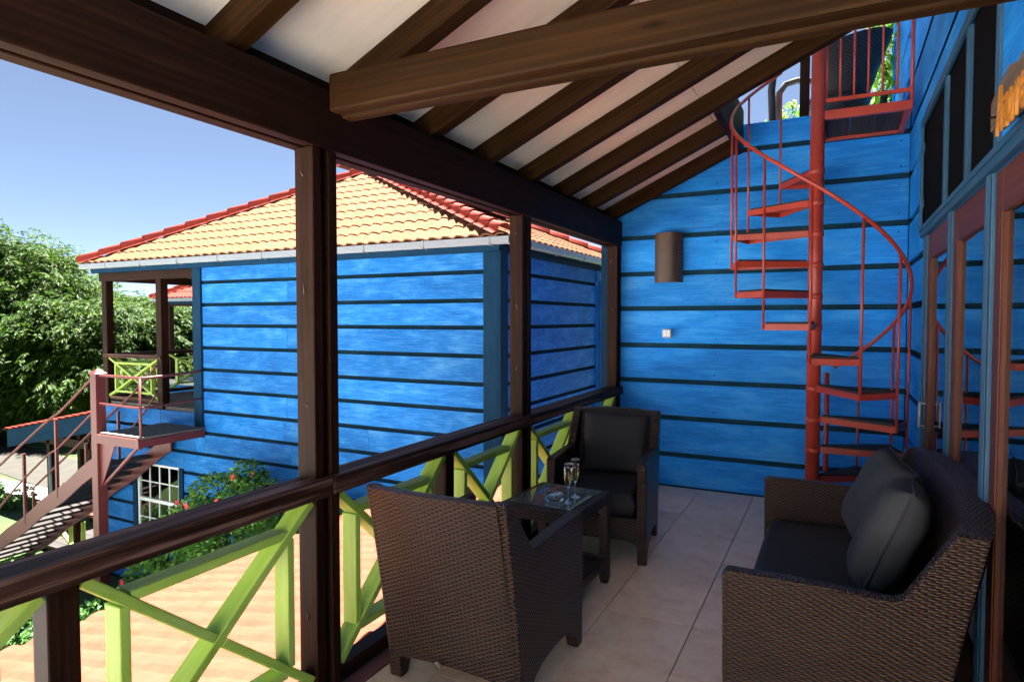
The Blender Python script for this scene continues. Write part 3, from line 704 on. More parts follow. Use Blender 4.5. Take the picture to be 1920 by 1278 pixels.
def cushion(name, mat, parent, sx, sy, sz, p=6, n=22, pinch=.0, sq=.35):
    """soft pad: superellipse plan, puffed middle, thinner rim with a welt"""
    m = MB()
    def f(sgn):
        def g(u, v):
            a, b = 2 * u - 1, 2 * v - 1
            e = (1 - abs(a) ** p) ** .5 * (1 - abs(b) ** p) ** .5
            k = 1 - pinch * (1 - abs(a)) * (abs(b) ** 3); k2 = 1 - pinch * (1 - abs(b)) * (abs(a) ** 3)
            wob = .006 * math.sin(5 * a + 3 * b) * math.cos(4 * b - 2 * a) * (1 if sq < .3 else .3)
            return (a * sx / 2 * k2, b * sy / 2 * k, sgn * (sz / 2 * (sq + (1 - sq) * max(e, 0) ** .8) if e > 0 or sq else 0) * (1 if max(abs(a), abs(b)) < 1 else .0) + wob * e)
        return g
    m.grid(f(1), n, n); m.grid(f(-1), n, n, flip=True)
    me = m.mesh(name, mat, True); 
    bm = bmesh.new(); bm.from_mesh(me); bmesh.ops.remove_doubles(bm, verts=bm.verts, dist=.0005); bm.to_mesh(me); bm.free()
    for pg in me.polygons: pg.use_smooth = True
    o = bpy.data.objects.new(name, me); COL.objects.link(o); o.parent = parent
    s = o.modifiers.new('s', 'SUBSURF'); s.levels = 1; s.render_levels = 1
    return o
ch1 = wicker_seat('wicker_armchair', 'brown wicker armchair seen from behind with its back to the open railing bay', 'armchair', (-1.43, 2.575, 0), 0, .67, 'wicker armchairs at the side table')
ch2 = wicker_seat('wicker_armchair', 'brown wicker armchair with black cushions in the corner by the blue wall', 'armchair', (-1.449, 4.279, 0), R(188), .67, 'wicker armchairs at the side table')
sof = wicker_seat('wicker_sofa', 'brown wicker two seat sofa with black seat pad along the glazed doors', 'sofa', (-.03, 3.265, 0), R(90), 1.62)
for t, w in ((ch1, .67), (ch2, .67), (sof, 1.62)):
    c = cushion('seat_cushion', 'cloth', t, w - .135, .60, .155, 14, 20, 0, .8); c.location = (0, .02, .375)
    c.modifiers.new('b', 'BEVEL').width = .01
tag(MB().lathe([(.0001, 0), (.022, .001), (.022, .004), (.0001, .005)], 14).build('maker_badge', 'drift', ch1), '', '') if False else None
bd = MB().lathe([(.0001, 0), (.020, .001), (.020, .004), (.0001, .005)], 14).build('badge', 'drift', ch1); bd.location = (-.02, -.415, .165); bd.rotation_euler = (R(100), 0, 0)
def pillow(label, loc, rot, s=(.47, .47, .17), mat='cloth2', group=None):
    o = cushion('pillow', mat, None, *s, 4.0, 26, .05, .0); o.location = loc; o.rotation_euler = rot
    sx, sy = s[0] / 2, s[1] / 2; pp = []
    for i in range(96):
        q = i / 24; e = int(q); t = 2 * (q - e) - 1; a, b = ((t, -1), (1, t), (-t, 1), (-1, -t))[e]
        pp.append((a * sx * (1 - .05 * (1 - abs(b)) * abs(a) ** 3), b * sy * (1 - .05 * (1 - abs(a)) * abs(b) ** 3), 0))
    MB().tube(pp + [pp[0]], .0045, 6, False).build('piping', mat, o)
    return tag(o, label, 'pillow', group)
pillow('black square pillow leaning on the back of the corner armchair', (-1.475, 4.585, .665), (R(75), 0, R(8)), (.50, .46, .16), 'cloth')
pillow('grey scatter pillow on the sofa standing nearer the staircase', (.205, 3.66, .69), (R(66), R(5), R(-80)), (.46, .47, .20))
pillow('grey scatter pillow on the sofa overlapping in front of the other pillow', (.215, 3.17, .675), (R(68), R(-4), R(-95)), (.46, .47, .22))

# side table
st = thing('side_table', 'square wicker side table with a glass top between the two armchairs', 'table', (-1.455, 3.42, 0), R(-3))
hx, hy, zt2 = .235, .27, .553
for sx in (-1, 1):
    for sy in (-1, 1): MB().box(sx * hx - (.055 if sx > 0 else 0), sx * hx + (.055 if sx < 0 else 0), sy * hy - (.055 if sy > 0 else 0), sy * hy + (.055 if sy < 0 else 0), .02, zt2 - .071).build('leg', 'wicker', st, .006, True); MB().box(sx * (hx - .0275) - .02, sx * (hx - .0275) + .02, sy * (hy - .0275) - .02, sy * (hy - .0275) + .02, 0, .0195).build('foot_cap', 'black', st)
for z0, z1, nm in ((zt2 - .07, zt2, 'top_frame'), (.10, .155, 'shelf_frame')):
    i = 0 if nm == 'top_frame' else .0556
    e = .058
    MB().box(-hx, hx, -hy + i * 0, -hy + e, z0, z1).build(nm, 'wicker', st, .006, True) if i == 0 else MB().box(-hx + .056, hx - .056, -hy + .004, -hy + .05, z0, z1).build(nm, 'wicker', st, .006, True)
    MB().box(-hx, hx, hy - e, hy, z0, z1).build(nm, 'wicker', st, .006, True) if i == 0 else MB().box(-hx + .056, hx - .056, hy - .05, hy - .004, z0, z1).build(nm, 'wicker', st, .006, True)
    MB().box(-hx, -hx + e, -hy + e + .001, hy - e - .001, z0, z1 - .0006).build(nm, 'wicker', st, .006, True) if i == 0 else MB().box(-hx + .004, -hx + .05, -hy + .056, hy - .056, z0, z1).build(nm, 'wicker', st, .006, True)
    MB().box(hx - e, hx, -hy + e + .001, hy - e - .001, z0, z1 - .0006).build(nm, 'wicker', st, .006, True) if i == 0 else MB().box(hx - .05, hx - .004, -hy + .056, hy - .056, z0, z1).build(nm, 'wicker', st, .006, True)
MB().box(-hx + .056, hx - .056, -hy + .056, hy - .056, .105, .13).build('shelf', 'wicker', st, 0, True)
MB().box(-hx + .0585, hx - .0585, -hy + .0585, hy - .0585, zt2 - .04, zt2 - .015).build('top_panel', 'wicker', st, 0, True)
MB().box(-hx + .045, hx - .045, -hy + .045, hy - .045, zt2 + .0015, zt2 + .0085).build('glass_top', 'tabletop', st, .001)
ZT = zt2 + .0095
def flute(label, x, y):
    t = thing('champagne_flute', label, 'glass', (x, y, ZT), 0, 'champagne flutes on the side table')
    MB().lathe([(.0295, 0), (.030, .0015), (.022, .005), (.008, .010), (.004, .016)], 28).build('base', 'crystal', t)
    MB().lathe([(.004, .0162), (.0036, .04), (.0036, .075), (.0055, .086)], 16, cap=False).build('stem', 'crystal', t)
    MB().lathe([(.0056, .0862), (.013, .097), (.020, .115), (.0242, .14), (.0255, .165), (.0245, .20), (.0232, .222), (.0222, .222), (.0235, .20), (.0243, .165), (.0232, .14), (.019, .116), (.011, .099), (.0005, .093)], 32, cap=False).build('bowl', 'crystal', t)
    MB().lathe([(.0005, .0935), (.0105, .0995), (.0185, .1165), (.0226, .14), (.0237, .163), (.0235, .172), (.0001, .172)], 28).build('drink', 'wine', t)
    MB().lathe([(.0222, .2215), (.0233, .2213), (.0233, .2228), (.0222, .2229), (.0222, .2215)], 32, cap=False).build('rim', 'white', t)  # white ring paints a bright highlight on the glass lip
flute('champagne flute of pale wine standing nearer the glass ashtray', -1.335, 3.305)
flute('champagne flute of pale wine standing nearer the corner armchair', -1.343, 3.432)
ash = MB().lathe([(.05, 0), (.054, .003), (.054, .036), (.050, .038), (.046, .037), (.044, .014), (.038, .011), (.0001, .011)], 40).build('ashtray', 'thick'); ash.location = (-1.43, 3.325, ZT)
tag(ash, 'round clear glass ashtray on the glass side table', 'ashtray')

# ================================================================== WALL THINGS
lampo = thing('wall_lamp', 'brown half round wall lamp on the blue boards', 'lamp', (-1.427, YW - .034, 1.94))
m = MB(); n = 14
def shade(u, v, r): a = math.pi * (1 + u); return (r * math.cos(a), .0 + .88 * r * math.sin(a), v * .465)
m.grid(lambda u, v: shade(u, v, .132), n, 1); m.grid(lambda u, v: shade(u, v, .126), n, 1, flip=True)
m.grid(lambda u, v: shade(u, 0, .126 + .006 * v), n, 1); m.grid(lambda u, v: shade(u, 1, .126 + .006 * v), n, 1); m.build('shade', 'lamp', lampo)
MB().box(-.05, .05, -.012, .002, .1, .36).build('back_plate', 'lamp', lampo)
for i in range(11):                            # little punched slots down the shade
    for j in range(3):
        a = math.pi * (1.66 + .035 * j); z = .07 + i * .03
        MB().box(-.004, .004, -.0015, .0015, -.006 + .003 * ((i + j) % 2), .007).build('slot', 'black', lampo)
        ob = lampo.children[-1]; ob.location = (.1325 * math.cos(a), .88 * .1325 * math.sin(a), z); ob.rotation_euler = (0, 0, a - math.pi * 1.5)
sw = thing('light_switch', 'grey weatherproof double light switch on the blue boards', 'switch', (-1.436, YW - .034, 1.42))
MB().box(-.043, .043, -.03, .002, 0, .083).build('housing', 'plastic', sw, .006)
MB().box(-.033, -.001, -.036, -.0305, .012, .072).build('rocker', 'white', sw, .003); MB().box(.001, .033, -.036, -.0305, .012, .072).build('rocker', 'white', sw, .003)
sg = thing('name_sign', 'ochre cut out letters on a driftwood plank beside the transom window', 'sign', (XW - .032, 2.70, 2.215))
rngs = [(-.02 + .012 * math.sin(i * 2.1), ) for i in range(9)]
poly = [(0, .02)] + [(.12 * i, .0 + .02 * math.sin(i * 1.9)) for i in range(1, 9)] + [(.96, .15)] + [(.96 - .12 * i, .15 + .015 * math.sin(i * 2.3)) for i in range(1, 8)] + [(0, .12)]
MB().prism(poly, lambda a, b, h: (-h, -a, b), .018).build('plank', 'drift', sg, .003)
tc = bpy.data.curves.new('letters', 'FONT'); tc.body = 'Azores'; tc.size = .21; tc.extrude = .004; tc.shear = .05; tc.space_character = 1.08
to = bpy.data.objects.new('tmp', tc); COL.objects.link(to); bpy.context.view_layer.update()
lme = bpy.data.meshes.new_from_object(to.evaluated_get(bpy.context.evaluated_depsgraph_get())); bpy.data.objects.remove(to)
lme.materials.clear(); lme.materials.append(M['gold'])
inst(lme, 'lettering', sg, mat4=Matrix(((0, 0, -1, -.045), (-.62, 0, 0, -.25), (0, 1, 0, -.055), (0, 0, 0, 1))))
for y in (-.12, -.42, -.72): MB().tube([(-.019, y, .04), (-.042, y, .04)], .004, 6).build('standoff', 'dark', sg)

# ================================================================== UPPER DECK
uc = thing('wicker_lounge_chair', 'black wicker tub chair with curved arm on the upper deck', 'chair', (-.03, 7.0, 3.31))
m = MB()
def tub(u, v, g=0):
    d = -118 + 236 * u; k = abs(d) / 118; a = R(d); rr = .19 + .24 * v - g
    lo = .22 + .34 * max(0, k - .35) ** 1.3; hi = .97 - .20 * k ** 1.6
    return (rr * math.cos(a) * 1.06, rr * math.sin(a) * .95, lo + v * (hi - lo))
uvt = lambda u, v: (u * 1.9, v * .65)
m.grid(tub, 40, 8, uvs=uvt); m.grid(lambda u, v: tub(u, v, .03), 40, 8, flip=True, uvs=uvt); m.grid(lambda u, v: tub(u, 1, .03 * v), 40, 1); m.grid(lambda u, v: tub(u, 0, .03 * v), 40, 1)
m.build('back_shell', 'wicker2', uc, 0, False)
MB().lathe([(.20, .06), (.26, .30), (.30, .40), (.0001, .41)], 28).build('seat', 'wicker2', uc, 0, True)
for sg_ in (-1, 1): MB().tube([(-.55, sg_ * .30, 0), (-.57, sg_ * .31, .5), (-.55, sg_ * .31, .66), (-.49, sg_ * .33, .75), (-.38, sg_ * .36, .78), (-.2, sg_ * .42, .77)], .034, 10).build('arm', 'cloth', uc)
for sg_ in (-1, 1): MB().tube([(.36, sg_ * .26, 0), (.38, sg_ * .28, .35)], .03, 8).build('leg', 'black', uc)
for o in list(uc.children):
    o.location.z += 0
tag(MB().box(-.335, -.255, 6.4, 6.48, 3.3105, 4.6).build('deck_post', 'dark', None, .005), 'dark square timber post rising from the upper deck edge', 'post')
vine = thing('climbing_vine', 'bright green leafy vine growing behind the upper deck chair', 'vine', (.1, 8.0, 3.31))
for x, y, h in ((.36, -.5, 1.9), (.0, .35, 1.0), (-.75, .4, .75), (.75, .1, 1.8)):
    MB().tube([(x, y, 0), (x + .05, y - .05, h * .5), (x - .08, y, h)], .015, 6).build('stem', 'bark', vine)
c = np.array([(.36, -.5, .4), (.34, -.5, .8), (.38, -.5, 1.2), (.36, -.45, 1.6), (.38, .0, .55), (.45, .1, 1.0), (.36, .0, 1.5), (.55, .0, 1.9), (.7, .1, 1.3), (.1, .3, 1.05), (-.12, .3, .72), (-.62, .35, .62), (-.75, .4, .5), (.4, 0, .25), (.0, .35, .55), (.75, .1, .7)])
ci = rng.integers(0, len(c), 2200); P = c[ci] + unit(2200) * rng.random((2200, 1)) ** .5 * np.array([.26, .25, .3])
D = unit(2200) * .7 + np.array([0, -.4, -.5]); leaves('foliage', 'leafv', vine, P, D, .10, .055)

# ================================================================== NEIGHBOUR COTTAGE
cot = thing('blue_cottage', 'blue board cottage with ochre tiled hip roof, red ridge caps and corner veranda', 'house', (0, 0, 0))
FY, CXL, CXV, CXR, CYB = 7.30, -12.62, -9.93, -3.92, 13.2
zg = [2.56, 2.222, 1.842, 1.482, 1.103, .727, .375, .0, -.375, -.75, -1.12, -1.5, -1.87, -2.24, -2.6, -2.98, -3.35, -3.7]
def rows2(lo, hi, gh=.058):
    r = []
    for a, b in zip(zg, zg[1:]):
        z0, z1 = max(b + gh / 2, lo), min(a - gh / 2, hi)
        if z1 - z0 > .03: r.append((z0, z1))
    return r
fw = part('front_wall', cot)
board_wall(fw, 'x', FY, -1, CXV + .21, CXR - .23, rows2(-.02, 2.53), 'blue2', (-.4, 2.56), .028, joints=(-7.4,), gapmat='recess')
lw = part('lower_wall', cot)
WIN = (-11.72, -10.28, -2.52, -1.06)
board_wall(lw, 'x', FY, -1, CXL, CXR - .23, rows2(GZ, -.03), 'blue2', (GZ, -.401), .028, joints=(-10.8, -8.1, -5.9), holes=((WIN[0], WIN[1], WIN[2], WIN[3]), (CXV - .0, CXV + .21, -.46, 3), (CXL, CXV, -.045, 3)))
sw_ = part('side_wall', cot)
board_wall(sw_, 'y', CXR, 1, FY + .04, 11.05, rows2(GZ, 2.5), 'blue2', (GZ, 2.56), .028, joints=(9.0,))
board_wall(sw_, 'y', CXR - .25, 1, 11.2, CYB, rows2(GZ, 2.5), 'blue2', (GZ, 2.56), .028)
MB().box(CXR - .25, CXR + .03, 11.06, 11.19, GZ, 2.56).build('corner_board', 'blue2', sw_, .004)
MB().box(CXV, CXV + .205, FY - .035, FY + .05, -.44, 2.56).build('corner_board', 'teal', fw, .004)
MB().box(CXR - .225, CXR - .002, FY - .035, FY + .03, GZ, 2.56).build('corner_board', 'teal', fw, .004)
MB().box(CXR, CXR + .035, FY - .034, FY + .18, GZ, 2.56).build('corner_board', 'teal', fw, .004)
MB().box(CXV + .02, CXV + .1, FY + .06, CYB, -.3, 2.56).build('veranda_wall', 'blue2', cot)
# veranda
vr = part('veranda', cot)
MB().box(CXL, CXV + .01, FY + .06, CYB, -.16, -.046).build('floor_slab', 'concrete', vr)
for i in range(9): MB().box(CXL + .002 + i * .298, CXL + .296 + i * .298, FY + .05, CYB, -.045, .018).build('floor_board', 'deck', vr)
for x0, x1, y0 in ((CXL, CXL + .15, FY), (-10.98, -10.83, FY), (CXL, CXL + .15, 10.0), (CXL, CXL + .15, 13.0)):
    MB().box(x0, x1, y0 + .0, y0 + .14, -.04, 2.32).build('post', 'dark', vr, .006)
MB().box(CXL - .06, CXV, FY - .01, FY + .15, 2.321, 2.47).build('beam', 'dark', vr, .005)
MB().box(CXL - .01, CXL + .15, FY + .151, CYB, 2.321, 2.47).build('beam', 'dark', vr, .005)
MB().box(CXL - .1, CXV, FY + .16, CYB, 2.475, 2.5).build('soffit', 'ply', vr)
vrl = part('veranda_railing', cot)
MB().box(CXL + .02, -10.85, FY - .02, FY + .09, .865, .935).build('handrail', 'rail', vrl, .005)
MB().box(CXL + .16, -10.985, FY + .02, FY + .10, .06, .125).build('bottom_rail', 'rail', vrl, .004)
x_panel(vrl, CXL + .17, -10.99, .13, .855, FY + .05, .08, .04, ax='x', inset=.19)
for y0, y1 in ((7.46, 8.55), (8.62, 9.98), (10.16, 11.5), (11.6, 12.98)):
    x_panel(vrl, y0, y1, .13, .855, CXL + .07, .08, .04, inset=.18)
    MB().box(CXL + .02, CXL + .12, y0 - .02, y1 + .02, .06, .125).build('bottom_rail', 'rail', vrl)
MB().box(CXL + .0, CXL + .13, FY + .141, CYB, .865, .935).build('handrail', 'rail', vrl)
MB().box(CXV - .25, CXV - .12, 12.9, 13.05, -.04, 2.32).build('post', 'dark', vr)
MB().box(CXL + .14, CXV, 12.98, 13.08, .865, .935).build('handrail', 'rail', vrl)
for a in ((-12.4, -11.2), (-11.1, -10.0)): x_panel(vrl, a[0], a[1], .13, .855, 13.03, .08, .04, ax='x', inset=.18)
# ground-floor sash window
wn = part('window', cot)
w0, w1, w2, w3 = WIN
MB().box(w0, w0 + .11, FY - .03, FY + .08, w2, w3).build('casing', 'teal', wn); MB().box(w1 - .11, w1, FY - .03, FY + .08, w2, w3).build('casing', 'teal', wn)
MB().box(w0 + .111, w1 - .111, FY - .03, FY + .08, w2, w2 + .09).build('casing', 'teal', wn)
a0, a1, b0, b1 = w0 + .111, w1 - .111, w2 + .091, w3
for (x0, x1, z0, z1) in ((a0, a0 + .05, b0, b1), (a1 - .05, a1, b0, b1), (a0 + .05, a1 - .05, b0, b0 + .05), (a0 + .05, a1 - .05, b1 - .04, b1), (a0 + .05, a1 - .05, (b0 + b1) / 2 - .03, (b0 + b1) / 2 + .03)):
    MB().box(x0, x1, FY + .0, FY + .05, z0, z1).build('frame', 'white', wn, .003)
cw = (a1 - a0 - .1) / 4; zm = (b0 + b1) / 2; rh = (b1 - .04 - zm - .03) / 2
for half, yy in ((0, .016), (1, .03)):
    zb = b0 + .05 if half == 0 else zm + .03
    hh = (zm - .03 - b0 - .05) if half == 0 else (b1 - .04 - zm - .03)
    for i in range(4):
        for j in range(2):
            MB().box(a0 + .05 + i * cw + .009, a0 + .05 + (i + 1) * cw - .009, FY + yy, FY + yy + .004, zb + j * hh / 2 + .009, zb + (j + 1) * hh / 2 - .009).build('pane', 'pane', wn)
    for i in range(1, 4): MB().box(a0 + .05 + i * cw - .0085, a0 + .05 + i * cw + .0085, FY + yy - .012, FY + yy + .014, zb, zb + hh).build('glazing_bar', 'white', wn)
    MB().box(a0 + .05, a1 - .05, FY + yy - .011, FY + yy + .013, zb + hh / 2 - .0085, zb + hh / 2 + .0085).build('glazing_bar', 'white', wn)
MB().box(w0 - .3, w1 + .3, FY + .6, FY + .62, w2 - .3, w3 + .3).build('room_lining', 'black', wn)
for i in range(11): MB().hexa([(a0 + .3, FY + .16, b0 + .03 + i * .115), (a1, FY + .16, b0 + .03 + i * .115), (a1, FY + .22, b0 + .10 + i * .115), (a0 + .3, FY + .22, b0 + .10 + i * .115), (a0 + .3, FY + .16, b0 + .042 + i * .115), (a1, FY + .16, b0 + .042 + i * .115), (a1, FY + .22, b0 + .112 + i * .115), (a0 + .3, FY + .22, b0 + .112 + i * .115)]).build('blind_slat', 'curtain', wn)
# eaves: fascia, gutter
ev = part('eaves', cot)
EYF, EXL, EXR, EYB, EZ = 7.08, -12.86, -3.74, 13.42, 2.66
MB().box(EXL + .12, EXR - .12, EYF + .10, EYF + .185, 2.47, 2.62).build('fascia', 'teal', ev)
MB().box(EXR - .205, EXR - .12, EYF + .186, EYB - .1, 2.47, 2.62).build('fascia', 'teal', ev)
MB().box(EXL + .12, EXL + .2, EYF + .186, EYB - .1, 2.47, 2.62).build('fascia', 'teal', ev)
MB().box(EXL + .2, EXR - .21, EYF + .186, EYB - .1, 2.561, 2.6).build('eave_board', 'teal', ev)
gp = [(.0, .095), (.0, .02), (.02, 0), (.075, 0), (.095, .02), (.10, .095), (.09, .095), (.085, .025), (.07, .01), (.025, .01), (.01, .025), (.01, .095)]
MB().prism(gp, lambda a, b, h: (EXL - .08 + h, EYF + a - .005, 2.545 + b), EXR - EXL + .15).build('gutter', 'gutter', ev)
MB().prism(gp, lambda a, b, h: (EXR + .075 - a, EYF + .1 + h, 2.545 + b), EYB - EYF - .1).build('gutter', 'gutter', ev)
for i in range(9):
    x = EXL + .75 + i * 1.02; MB().box(x - .012, x + .012, EYF - .012, EYF + .1, 2.535, 2.645).build('gutter_bracket', 'gutter', ev)
for i in range(6):
    y = EYF + .7 + i * 1.0; MB().box(EXR - .02, EXR + .083, y - .012, y + .012, 2.535, 2.645).build('gutter_bracket', 'gutter', ev)
MB().tube([(EXR + .03, 11.12, 2.54), (EXR - .06, 11.12, 2.36), (CXR + .075, 11.12, 2.25), (CXR + .075, 11.12, GZ)], .04, 10).build('downpipe', 'blue2', ev)
# hip roof
hr = part('roof', cot)
AP = Vector((-8.45, 10.25, 4.60))
cFL, cFR, cBR, cBL = Vector((EXL, EYF, EZ)), Vector((EXR, EYF, EZ)), Vector((EXR, EYB, EZ)), Vector((EXL, EYB, EZ))
m = MB(); dz = Vector((0, 0, -.035)); m.v = [tuple(p + dz) for p in (cFL, cFR, cBR, cBL, AP)]
for f in ((0, 1, 4), (1, 2, 4), (2, 3, 4), (3, 0, 4), (3, 2, 1, 0)): m.face(f)
m.build('roof_deck', 'tile_y', hr)
def slope(c0, c1, mat, limit, name='tile'):
    ud = (c1 - c0); Lu = ud.length; ud.normalize(); w = AP - c0; vd = (w - ud * w.dot(ud)); Lv = vd.length; ua = w.dot(ud); vd.normalize()
    pl = [(Lv, -ua, 0), (-Lv, -(Lu - ua), Lu * Lv)]
    pl = [(a / math.hypot(a, b), b / math.hypot(a, b), c / math.hypot(a, b)) for a, b, c in pl]
    tile_roof(hr, c0, ud, vd, int(Lu / PIT) + 1, int(Lv / CRS) + 1, pl, mat, limit, name)
slope(cFL, cFR, 'tile_y', 300); slope(cFR, cBR, 'tile_y', 0, 'side_tile'); slope(cBL, cFL, 'tile_y', 0, 'side_tile')
ridge_tiles(hr, cFL + Vector((-.02, -.02, .035)), AP + Vector((0, 0, .04)), (0, -.3, 1))
ridge_tiles(hr, cFR + Vector((.02, -.02, .035)), AP + Vector((0, 0, .04)), (.3, -.3, 1), 19)
ridge_tiles(hr, cBR + Vector((0, 0, .035)), AP + Vector((0, 0, .04)), (.3, .3, 1), 14)
# roof lantern behind the apex, solar panel on the side slope
ln = part('roof_vent', cot)
MB().box(AP.x - .75, AP.x + .75, AP.y + .25, AP.y + 1.6, 4.0, 4.80).build('vent_box', 'teal', ln)
vt = MB(); vt.v = [(AP.x - 1.0, AP.y + .05, 4.80), (AP.x + 1.0, AP.y + .05, 4.80), (AP.x + 1.0, AP.y + 1.8, 4.80), (AP.x - 1.0, AP.y + 1.8, 4.80), (AP.x, AP.y + .95, 5.35)]
for f in ((0, 1, 4), (1, 2, 4), (2, 3, 4), (3, 0, 4), (3, 2, 1, 0)): vt.face(f)
vt.build('vent_roof', 'tile_y', ln); ridge_tiles(ln, (AP.x - 1.0, AP.y + .05, 4.82), (AP.x, AP.y + .95, 5.37), (0, -.3, 1)); ridge_tiles(ln, (AP.x + 1.0, AP.y + .05, 4.82), (AP.x, AP.y + .95, 5.37), (0, -.3, 1))
def on_side(y, s, up):     # point on the right slope
    f = s; e = Vector((EXR, y, EZ)); t = Vector((AP.x, AP.y, AP.z)); ns = Vector((EXR - AP.x, 0, 0)); k = (AP.z - EZ) / (EXR - AP.x)
    return Vector((EXR - s, y, EZ + s * k + up))
spn = thing('solar_water_heater', 'solar panel in a pale frame on the cottage roof side slope', 'solar panel', tuple(on_side(10.6, 2.2, .1)))
q = [on_side(9.3, 1.7, .14), on_side(11.6, 1.7, .14), on_side(11.6, 2.9, .42), on_side(9.3, 2.9, .42)]; o0 = Vector(spn.location)
q = [p - o0 for p in q]
MB().hexa(q + [p + Vector((.03, 0, .07)) for p in q]).build('panel', 'black', spn)
for a, b in ((0, 1), (1, 2), (2, 3), (3, 0)): MB().bar(q[a] + Vector((.03, 0, .08)), q[b] + Vector((.03, 0, .08)), .06, .03).build('frame_bar', 'gutter', spn)
for i in (0, 1): MB().bar(q[2 + i] , q[2 + i] + Vector((0, 0, -.5)), .04, .04, (1, 0, 0)).build('strut', 'gutter', spn)
MB().tube([q[3] + Vector((-.1, .0, .12)), q[2] + Vector((-.1, 0, .12))], .14, 14).build('tank', 'gutter', spn)

# ================================================================== STEEL STAIR OF THE COTTAGE
ms = thing('metal_staircase', 'faded red steel stair with dark treads descending beside the blue cottage', 'staircase', (-10.8, 6.2, GZ))
def w2l(m): 
    return m
def msb(mb, nm, mat, bevel=0):
    o = mb.build(nm, mat, ms, bevel); o.location = (10.8, -6.2, -GZ); return o
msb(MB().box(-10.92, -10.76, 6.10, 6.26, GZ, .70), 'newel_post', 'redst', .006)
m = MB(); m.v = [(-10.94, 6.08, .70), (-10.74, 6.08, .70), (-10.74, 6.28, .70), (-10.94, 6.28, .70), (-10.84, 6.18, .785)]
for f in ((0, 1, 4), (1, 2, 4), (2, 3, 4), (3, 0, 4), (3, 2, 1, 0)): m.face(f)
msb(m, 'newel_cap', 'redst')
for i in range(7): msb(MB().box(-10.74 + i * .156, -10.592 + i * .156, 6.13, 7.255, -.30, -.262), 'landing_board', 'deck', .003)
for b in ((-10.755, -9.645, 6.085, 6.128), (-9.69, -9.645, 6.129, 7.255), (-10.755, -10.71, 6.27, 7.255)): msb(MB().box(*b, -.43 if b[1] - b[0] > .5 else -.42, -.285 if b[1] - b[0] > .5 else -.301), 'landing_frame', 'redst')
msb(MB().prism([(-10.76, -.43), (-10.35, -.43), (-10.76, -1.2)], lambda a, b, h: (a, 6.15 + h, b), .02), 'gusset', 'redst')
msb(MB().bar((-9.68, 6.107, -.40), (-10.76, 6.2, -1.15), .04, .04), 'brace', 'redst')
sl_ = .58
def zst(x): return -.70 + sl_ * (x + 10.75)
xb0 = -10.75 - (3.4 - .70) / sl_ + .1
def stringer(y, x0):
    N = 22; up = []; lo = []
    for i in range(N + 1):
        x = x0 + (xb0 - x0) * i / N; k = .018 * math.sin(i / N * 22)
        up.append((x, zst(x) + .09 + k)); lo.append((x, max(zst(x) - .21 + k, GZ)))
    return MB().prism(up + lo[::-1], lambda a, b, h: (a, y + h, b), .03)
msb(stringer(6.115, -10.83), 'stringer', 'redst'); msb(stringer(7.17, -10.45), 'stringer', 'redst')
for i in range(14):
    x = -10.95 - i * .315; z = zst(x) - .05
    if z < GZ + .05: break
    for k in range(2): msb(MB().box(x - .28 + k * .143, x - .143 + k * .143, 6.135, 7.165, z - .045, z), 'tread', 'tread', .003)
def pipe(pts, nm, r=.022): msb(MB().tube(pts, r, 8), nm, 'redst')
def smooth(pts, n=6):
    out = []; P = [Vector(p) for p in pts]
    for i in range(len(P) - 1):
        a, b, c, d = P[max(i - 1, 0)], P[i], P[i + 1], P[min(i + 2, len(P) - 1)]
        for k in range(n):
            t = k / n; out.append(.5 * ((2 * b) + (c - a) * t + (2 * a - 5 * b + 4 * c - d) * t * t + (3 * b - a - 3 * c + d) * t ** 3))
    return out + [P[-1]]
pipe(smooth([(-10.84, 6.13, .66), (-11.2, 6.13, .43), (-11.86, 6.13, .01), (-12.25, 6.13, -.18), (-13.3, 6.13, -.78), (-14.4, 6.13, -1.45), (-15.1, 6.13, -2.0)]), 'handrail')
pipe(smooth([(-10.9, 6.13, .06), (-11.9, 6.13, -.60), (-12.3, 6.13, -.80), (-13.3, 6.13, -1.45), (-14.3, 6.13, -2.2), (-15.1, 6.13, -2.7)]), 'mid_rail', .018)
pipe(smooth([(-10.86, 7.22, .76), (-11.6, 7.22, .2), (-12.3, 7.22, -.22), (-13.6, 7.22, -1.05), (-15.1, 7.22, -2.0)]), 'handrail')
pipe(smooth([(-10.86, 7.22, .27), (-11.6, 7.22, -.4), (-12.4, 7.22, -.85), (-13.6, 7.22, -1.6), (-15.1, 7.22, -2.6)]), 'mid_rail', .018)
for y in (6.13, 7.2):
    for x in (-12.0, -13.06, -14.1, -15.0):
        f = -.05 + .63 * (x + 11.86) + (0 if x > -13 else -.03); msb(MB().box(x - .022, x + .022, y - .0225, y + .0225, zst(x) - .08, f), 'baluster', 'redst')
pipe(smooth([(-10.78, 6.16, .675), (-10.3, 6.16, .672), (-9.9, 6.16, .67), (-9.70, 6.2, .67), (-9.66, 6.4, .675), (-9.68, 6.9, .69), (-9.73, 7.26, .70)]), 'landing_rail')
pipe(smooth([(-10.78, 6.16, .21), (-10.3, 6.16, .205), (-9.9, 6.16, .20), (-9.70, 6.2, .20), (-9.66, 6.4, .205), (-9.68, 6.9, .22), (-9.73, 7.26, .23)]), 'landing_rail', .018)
msb(MB().tube([(-9.68, 6.15, -.45), (-9.68, 6.15, .67)], .022, 8), 'landing_post', 'redst')

